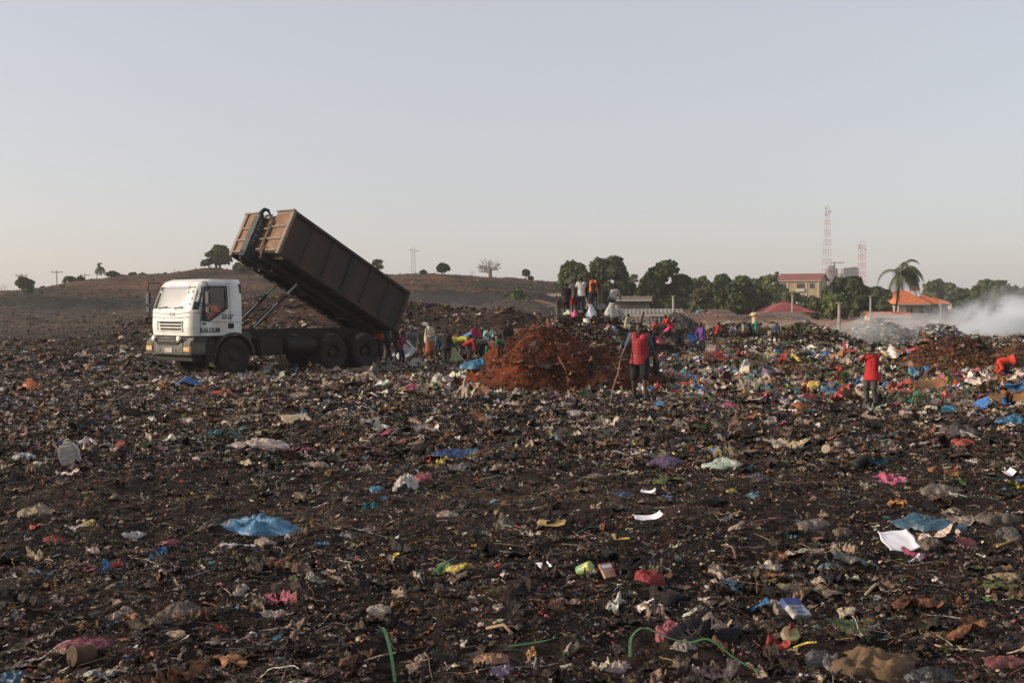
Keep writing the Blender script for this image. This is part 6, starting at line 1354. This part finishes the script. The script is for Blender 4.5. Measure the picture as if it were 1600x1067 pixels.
# ---------------------------------------------------------------- the uncountable litter
PAL = np.array([(.026,.016,.010), (.045,.027,.017), (.015,.010,.007), (.078,.047,.030), (.135,.085,.055), (.23,.160,.108), (.31,.235,.175), (.42,.345,.275), (.56,.52,.47), (.16,.15,.14), (.26,.115,.045), (.04,.13,.28), (.10,.22,.29), (.035,.16,.155), (.33,.045,.035), (.36,.09,.13), (.40,.29,.06), (.075,.15,.045), (.11,.06,.15), (.010,.009,.009), (.15,.065,.032), (.08,.085,.035)])
W_near = np.array([24, 20, 18, 14, 10, 8, 7.5, 5.0, 2.6, 3, 2.2, .5, .5, .4, .8, .7, .6, .5, .4, 5, 7, 1.5])
W_mid = np.array([11, 11, 9, 9, 10, 14, 17, 15, 8.5, 6, 2.8, .8, .8, .4, 1.0, .9, .9, .6, .5, 4, 6, 1.5])
W_col = np.array([7, 8, 6, 8, 9, 13, 17, 17, 15, 4, 6.5, 2.2, 1.5, 1.3, 2.6, 2.0, 2.0, 3.0, 1.0, 3, 9, 7])
W_red = np.array([5, 5, 3, 2, 1, .5, .4, .3, .3, .2, 2.6, .1, .1, 0, .9, .3, .2, .1, 0, 1, 22, .3])
W_hill = np.array([12, 18, 8, 16, 10, 6, 4, 2.4, 1.6, 6, .6, .1, .1, .1, .2, .1, .1, .2, 0, 3, 5, 3])
W_trash = np.array([10, 12, 12, 10, 7, 6, 6, 4, 6, 5, 2.5, .9, .9, .7, 1.2, .7, .8, .7, .3, 9, 6, 2])
RG = np.random.default_rng(42)
def proto_sheet(n, seed, amp=.22, asp=1.0):
    g = np.linspace(-.5, .5, n); X, Y = np.meshgrid(g, g); a = np.arctan2(Y, X); rr = np.maximum(np.abs(X), np.abs(Y))*2
    sc = 1 + rr*(.22*np.sin(a*2 + seed) + .18*np.sin(a*3 + seed*2.3) + .12*np.sin(a*7 + seed)); Z = amp*(np.abs(fbm(X*2.6 + seed*7, Y*2.6, seed, 3))*2.2 - .4) + amp*.9*fbm(X*1.2, Y*1.2 + seed*3, seed + 50, 2)
    if seed % 2 == 0:
        sc = 1 + rr*(.06*np.sin(a*2 + seed) + .05*np.sin(a*5 + seed)); th = seed*1.3
        Z = Z*.45 + amp*1.1*np.abs(np.mod(X*np.cos(th)*1.7 + Y*np.sin(th)*1.7 + .25, 1) - .5)
    X2 = X*sc + .12*vn2(Y*4, X*4 + seed, seed); Y2 = Y*sc*asp + .12*vn2(X*4 + 9, Y*4 + seed, seed)
    i = np.arange(n-1)[:, None]*n + np.arange(n-1)[None]; i = i.ravel(); return np.stack([X2, Y2, Z], -1).reshape(-1, 3), np.stack([i, i+1, i+n+1, i+n], 1)
def proto_wad(nu, nv, seed, fl=.6):
    a = np.linspace(0, 2*np.pi, nu, endpoint=False)[None]; t = np.linspace(-np.pi/2+.15, np.pi/2-.15, nv)[:, None]
    X, Y, Z = np.cos(t)*np.cos(a)*.5, np.cos(t)*np.sin(a)*.5, np.sin(t)*.5*fl + 0*a
    r = 1 + .95*fbm(X*4 + seed*5 + Z*3, Y*4 + Z*2, seed, 3); V = np.stack([X*r, Y*r, Z*r], -1).reshape(-1, 3); i = np.arange(nu)
    return V, np.concatenate([np.stack([j*nu + i, j*nu + (i+1) % nu, (j+1)*nu + (i+1) % nu, (j+1)*nu + i], 1) for j in range(nv-1)])
def proto_stick(seed):
    x = np.linspace(-.5, .5, 4)[:, None]; s = np.array([(-1,-1),(1,-1),(1,1),(-1,1)])*.035; r = np.random.default_rng(seed); off = np.cumsum(r.normal(size=(4, 2))*.05, 0)
    V = np.concatenate([np.concatenate([np.full((4, 1), x[i, 0]), s*(1-.4*abs(x[i, 0])) + off[i]], 1) for i in range(4)]); i = np.arange(4)
    return V, np.concatenate([np.stack([j*4+i, j*4+(i+1) % 4, (j+1)*4+(i+1) % 4, (j+1)*4+i], 1) for j in range(3)])
def proto_string(seed):
    r = np.random.default_rng(seed); n = 9; x = np.linspace(-.5, .5, n); y = np.cumsum(r.normal(size=n))*.07; z = np.abs(np.sin(x*3 + seed))*.10 + np.cumsum(r.normal(size=n))*.015
    s_ = np.array([(0, 1), (.87, -.5), (-.87, -.5)])*.011; V = np.concatenate([np.stack([np.full(3, x[i]), y[i] + s_[:, 0], z[i] + s_[:, 1]], 1) for i in range(n)]); i = np.arange(3)
    return V, np.concatenate([np.stack([j*3+i, j*3+(i+1) % 3, (j+1)*3+(i+1) % 3, (j+1)*3+i], 1) for j in range(n-1)])
LV, LF, LC = [], [], []; LN = 0
def scatter(N, y0, y1, ypow, smin, smax, protos, weights, hw=(.50, 2.4), lift=.15, tilt=.34, region=None, spow=2.2, clump=.55, gain=1.0):
    """weights: array or function(x, y) -> (N, palette)"""
    global LN
    if region is None:
        f = RG.random(N); Y = (y0**ypow + f*(y1**ypow - y0**ypow))**(1/ypow) if ypow else y0*(y1/y0)**f
        X = (RG.random(N)*2 - 1)*(hw[0]*Y + hw[1])
    else:
        cx, cy, rx, ry = region; a = RG.random(N)*6.283; r = np.sqrt(RG.random(N)); X = cx + rx*r*np.cos(a); Y = cy + ry*r*np.sin(a)
    keep = (fbm(X/1.6, Y/1.1, 77, 4)*.5 + .5 + .25) > RG.random(N)*clump*1.6
    for kx, ky, ka, kb in KEEP: keep &= ((X - kx)/(ka + .03))**2 + ((Y - ky)/(kb + .05))**2 > .75
    X, Y = X[keep], Y[keep]; N = len(X)
    Wt = weights(X, Y) if callable(weights) else np.repeat(weights[None], N, 0)
    inred = ((X - 1.3)/3.0)**2 + ((Y - 29.3)/2.9)**2 < 1; inbr = (((X - 14.6)/2.3)**2 + ((Y - 37)/2.0)**2 < 1) | (((X - 18)/2.3)**2 + ((Y - 38.5)/2.0)**2 < 1)
    Wt = np.where((inred | inbr)[:, None], W_red[None], Wt); cw = np.cumsum(Wt/Wt.sum(1, keepdims=True), 1); ci = (cw < RG.random(N)[:, None]).sum(1).clip(0, len(PAL)-1)
    col = PAL[ci]*gain*RG.uniform(.65, 1.25, (N, 1))*(1 + RG.normal(size=(N, 3))*.06)
    s = smin*(smax/smin)**(RG.random(N)**spow); Z = Hs(X, Y); s = np.where(inred | inbr, s*.75, s)
    pi = RG.integers(0, len(protos), N)
    for k, (pv, pf) in enumerate(protos):
        I = np.nonzero(pi == k)[0]; n = len(I)
        if not n: continue
        rz = RG.random(n)*6.283; tx = RG.normal(size=n)*tilt; ty = RG.normal(size=n)*tilt
        cz, sz, cx_, sx_, cy_, sy_ = np.cos(rz), np.sin(rz), np.cos(tx), np.sin(tx), np.cos(ty), np.sin(ty); o_, z_ = np.ones(n), np.zeros(n)
        Rz = np.stack([cz, -sz, z_, sz, cz, z_, z_, z_, o_], -1).reshape(n, 3, 3); Rx = np.stack([o_, z_, z_, z_, cx_, -sx_, z_, sx_, cx_], -1).reshape(n, 3, 3); Ry = np.stack([cy_, z_, sy_, z_, o_, z_, -sy_, z_, cy_], -1).reshape(n, 3, 3)
        M_ = Rx @ Ry @ Rz; sc = s[I][:, None]*np.stack([RG.uniform(.8, 1.5, n), RG.uniform(.45, 1., n), RG.uniform(.5, 1.3, n)], 1)
        v = np.einsum('nij,nkj->nki', M_, pv[None]*sc[:, None, :]) + np.stack([X[I], Y[I], Z[I] + s[I]*lift], -1)[:, None, :]
        m_ = len(pv); LV.append(v.reshape(-1, 3).astype(np.float32)); LF.append((pf[None] + (LN + np.arange(n)*m_)[:, None, None]).reshape(-1, pf.shape[1]))
        cc = np.repeat(col[I], m_, 0).reshape(n, m_, 3)*(1 + RG.normal(size=(n, m_, 1))*.10); LC.append(np.clip(cc, .004, .8).reshape(-1, 3).astype(np.float32)); LN += n*m_
def wmix(x, y):
    a = (sstep(1.5, 9, x)*sstep(23, 29, y))[:, None]; b = sstep(15, 24, y)[:, None]
    l = np.clip(fbm(x/4, y/1.6, 91, 3) + .35, 0, 1)[:, None]
    c = ((np.abs(x + 1) < 7.5) & (y > 36) & (y < 48))[:, None]*.6
    base_ = W_near*(1 - b) + b*(W_mid*l + W_near*(1 - l)); base_ = base_*(1 - c) + c*W_col
    far = sstep(48, 54, y)[:, None]*(1 - sstep(2, 6, x)[:, None])
    return (base_*(1 - a) + W_col*a)*(1 - far) + W_hill*far
hi = [proto_sheet(13, k, .32) for k in range(12)] + [proto_sheet(11, 20 + k, .42, .45) for k in range(8)] + [proto_wad(16, 10, 2, .5)]
mi = [proto_sheet(6, 40 + k, .36) for k in range(9)] + [proto_sheet(6, 60 + k, .45, .45) for k in range(7)] + [proto_wad(9, 6, 10, .5)] + [proto_stick(k) for k in range(2)]
lo = [proto_sheet(3, 80 + k, .45) for k in range(10)] + [proto_sheet(4, 95 + k, .5, .4) for k in range(4)] + [proto_wad(6, 4, 30, .6)]
clod = [proto_wad(7, 5, 60 + k, .75) for k in range(6)]
stk = [proto_stick(20 + k) for k in range(6)]
scatter(5600, 4.8, 17, 0, .05, .20, hi, W_near*np.where(np.arange(22) > 3, 1.5, 1), lift=.07, tilt=.24, spow=2.8)
scatter(48000, 4.6, 17, 0, .020, .075, mi, W_near, lift=.12)
scatter(60000, 4.6, 14, 0, .008, .026, lo + clod, W_near*np.where(np.arange(22) < 5, 2.2, 1), lift=.2)
scatter(3200, 4.6, 16, 0, .06, .24, stk, W_near, lift=.1, tilt=.3)
scatter(22000, 4.6, 18, 0, .02, .07, clod, np.array([10., 6, 8, 2, .5] + [0]*14 + [4, 2, 0]), lift=.0)
scatter(6500, 15, 34, 1, .10, .36, hi, wmix, lift=.08, tilt=.26, spow=2.8)
scatter(42000, 14, 34, 1, .045, .15, mi, wmix, lift=.12)
scatter(50000, 13, 34, 1, .02, .06, lo, wmix, lift=.2)
scatter(9000, 33, 62, 1, .14, .46, mi, wmix, lift=.12, hw=(.52, 1))
scatter(80000, 32, 64, 1, .05, .17, lo, wmix, lift=.18, hw=(.52, 1))
scatter(42000, 64, 148, 1, .07, .28, lo, W_hill, lift=.12, hw=(.52, 1))
strg = [proto_string(k) for k in range(9)]
scatter(5200, 4.6, 17, 0, .10, .42, strg, W_near*np.where(np.arange(22) > 3, 1.6, .6), lift=.02, tilt=.16)
scatter(240, 4.9, 15, 0, .12, .34, hi, W_near*np.where(np.arange(22) > 3, 2.5, .7), lift=.06, tilt=.18, spow=1.8)
W_fl = np.array([0, 0, 0, 1, 3, 8, 14, 18, 18, 6, 2, .8, .8, .4, 1.2, 1, 1, .6, .5, 0, 1, .5])
scatter(16000, 4.6, 17, 0, .008, .028, lo, W_fl, lift=.3)
scatter(26000, 14, 36, 1, .018, .06, lo, W_fl, lift=.4)
W_viv = np.array([0, 2, 0, 3, 5, 9, 12, 13, 17, 4, 9, 6, 3, 3, 6, 5, 4, 5, 2, 2, 9, 6.])
W_pal = np.array([1, 2, 0, 3, 6, 12, 18, 20, 12, 7, 4, .8, .8, .4, 1.2, 1, .8, .6, .5, 1, 5, 1.])
scatter(1500, 0, 0, 0, .16, .55, hi, W_viv, region=(12.5, 35, 9.5, 9), lift=.12, tilt=.4, spow=1.8, clump=.4, gain=1.25)
scatter(1000, 0, 0, 0, .14, .46, hi, W_viv, region=(10, 26, 7, 4.5), lift=.12, tilt=.4, spow=2, clump=.5, gain=1.1)
scatter(5000, 0, 0, 0, .06, .20, mi, W_viv, region=(11, 36, 10, 10), lift=.15, clump=.4, gain=1.2)
scatter(700, 0, 0, 0, .14, .50, hi, W_pal, region=(-1, 29, 8, 4.5), lift=.12, tilt=.4, spow=2, clump=.55, gain=1.1)
scatter(5000, 0, 0, 0, .05, .18, mi, W_pal, region=(-4, 28, 11, 6.5), lift=.15, clump=.55, gain=1.15)
scatter(1500, 0, 0, 0, .05, .2, mi, W_viv, region=(-3, 38, 5, 6), lift=.15, clump=.4, gain=1.1)
scatter(9000, 0, 0, 0, .08, .30, mi, W_trash, region=(3.1, 45, 4.2, 3.9), lift=.15, clump=.2)
scatter(4000, 0, 0, 0, .08, .26, mi, W_trash, region=(-.6, 46, 4.2, 3), lift=.15, clump=.2)
scatter(42000, 0, 0, 0, .014, .060, lo + clod, W_red, region=(1.3, 29.3, 3.0, 2.9), lift=.05, clump=.1)
scatter(5000, 0, 0, 0, .04, .16, clod, W_red, region=(14.6, 37, 2.6, 2.3), lift=.05, clump=.1)
scatter(4000, 0, 0, 0, .04, .16, clod, W_red, region=(18, 38.5, 2.6, 2.3), lift=.05, clump=.1)
W_ash = np.zeros(22); W_ash[[6, 7, 8, 9, 5]] = (2, 5, 10, 6, 1); W_veg = np.zeros(22); W_veg[[1, 3, 4, 17, 20, 21, 10]] = (4, 6, 4, 3, 7, 10, 1.5); W_grn = W_col.copy(); W_grn[[17, 21]] *= 5
scatter(5000, 0, 0, 0, .07, .26, lo, W_ash, region=(16.4, 49, 3.4, 3), lift=.12, clump=.2)
scatter(3500, 0, 0, 0, .07, .26, lo, W_ash, region=(19.2, 50.5, 3, 2.6), lift=.12, clump=.2)
scatter(6000, 0, 0, 0, .08, .30, lo, W_grn, region=(12.6, 47.5, 3.4, 2.9), lift=.12, clump=.2)
scatter(6500, 0, 0, 0, .05, .24, mi, W_veg, region=(10.0, 36, 2.8, 4.5), lift=.25, clump=.2, tilt=.8)
m_lit = mat('litter', (.2, .2, .2), .62, attr=True, noise=.55, nscale=34, bump=.5, bscale=60, spec=.3)
litter = link('litter', np_mesh('litter', np.concatenate(LV), [np.concatenate(LF)], np.concatenate(LC), smooth=True), m_lit)
tag(litter, 'dense carpet of small scraps of plastic, cloth, paper and clods covering the dump', None, None, 'stuff')
LV, LF, LC = [], [], []; LN = 0
W_scr = np.zeros(22); W_scr[[1, 3, 4, 5, 9, 17, 20, 21, 13]] = (6, 8, 6, 2, 2, 3, 7, 9, .2)
scatter(16000, 146, 215, 1, .15, .55, lo, W_scr, lift=.15, hw=(.52, 1), tilt=.7, spow=3, clump=.8)
o = link('dry_scrub', np_mesh('dry_scrub', np.concatenate(LV), [np.concatenate(LF)], np.concatenate(LC), smooth=False), m_lit)
tag(o, 'dry scrub and clods dotted over the far hillside', None, None, 'stuff')
# ---------------------------------------------------------------- the hazy air
m_haze = bpy.data.materials.new('haze_air'); m_haze.use_nodes = True; n = m_haze.node_tree; n.nodes.clear()
o = n.nodes.new('ShaderNodeOutputMaterial'); v = n.nodes.new('ShaderNodeVolumePrincipled')
v.inputs['Color'].default_value = (.97, .94, .89, 1); v.inputs['Density'].default_value = .00038; v.inputs['Anisotropy'].default_value = .35
n.links.new(v.outputs[0], o.inputs['Volume'])
hz = MB().box(-640, 640, -34, 1010, -9, 46).build('haze', m_haze); tag(hz, kind='stuff')
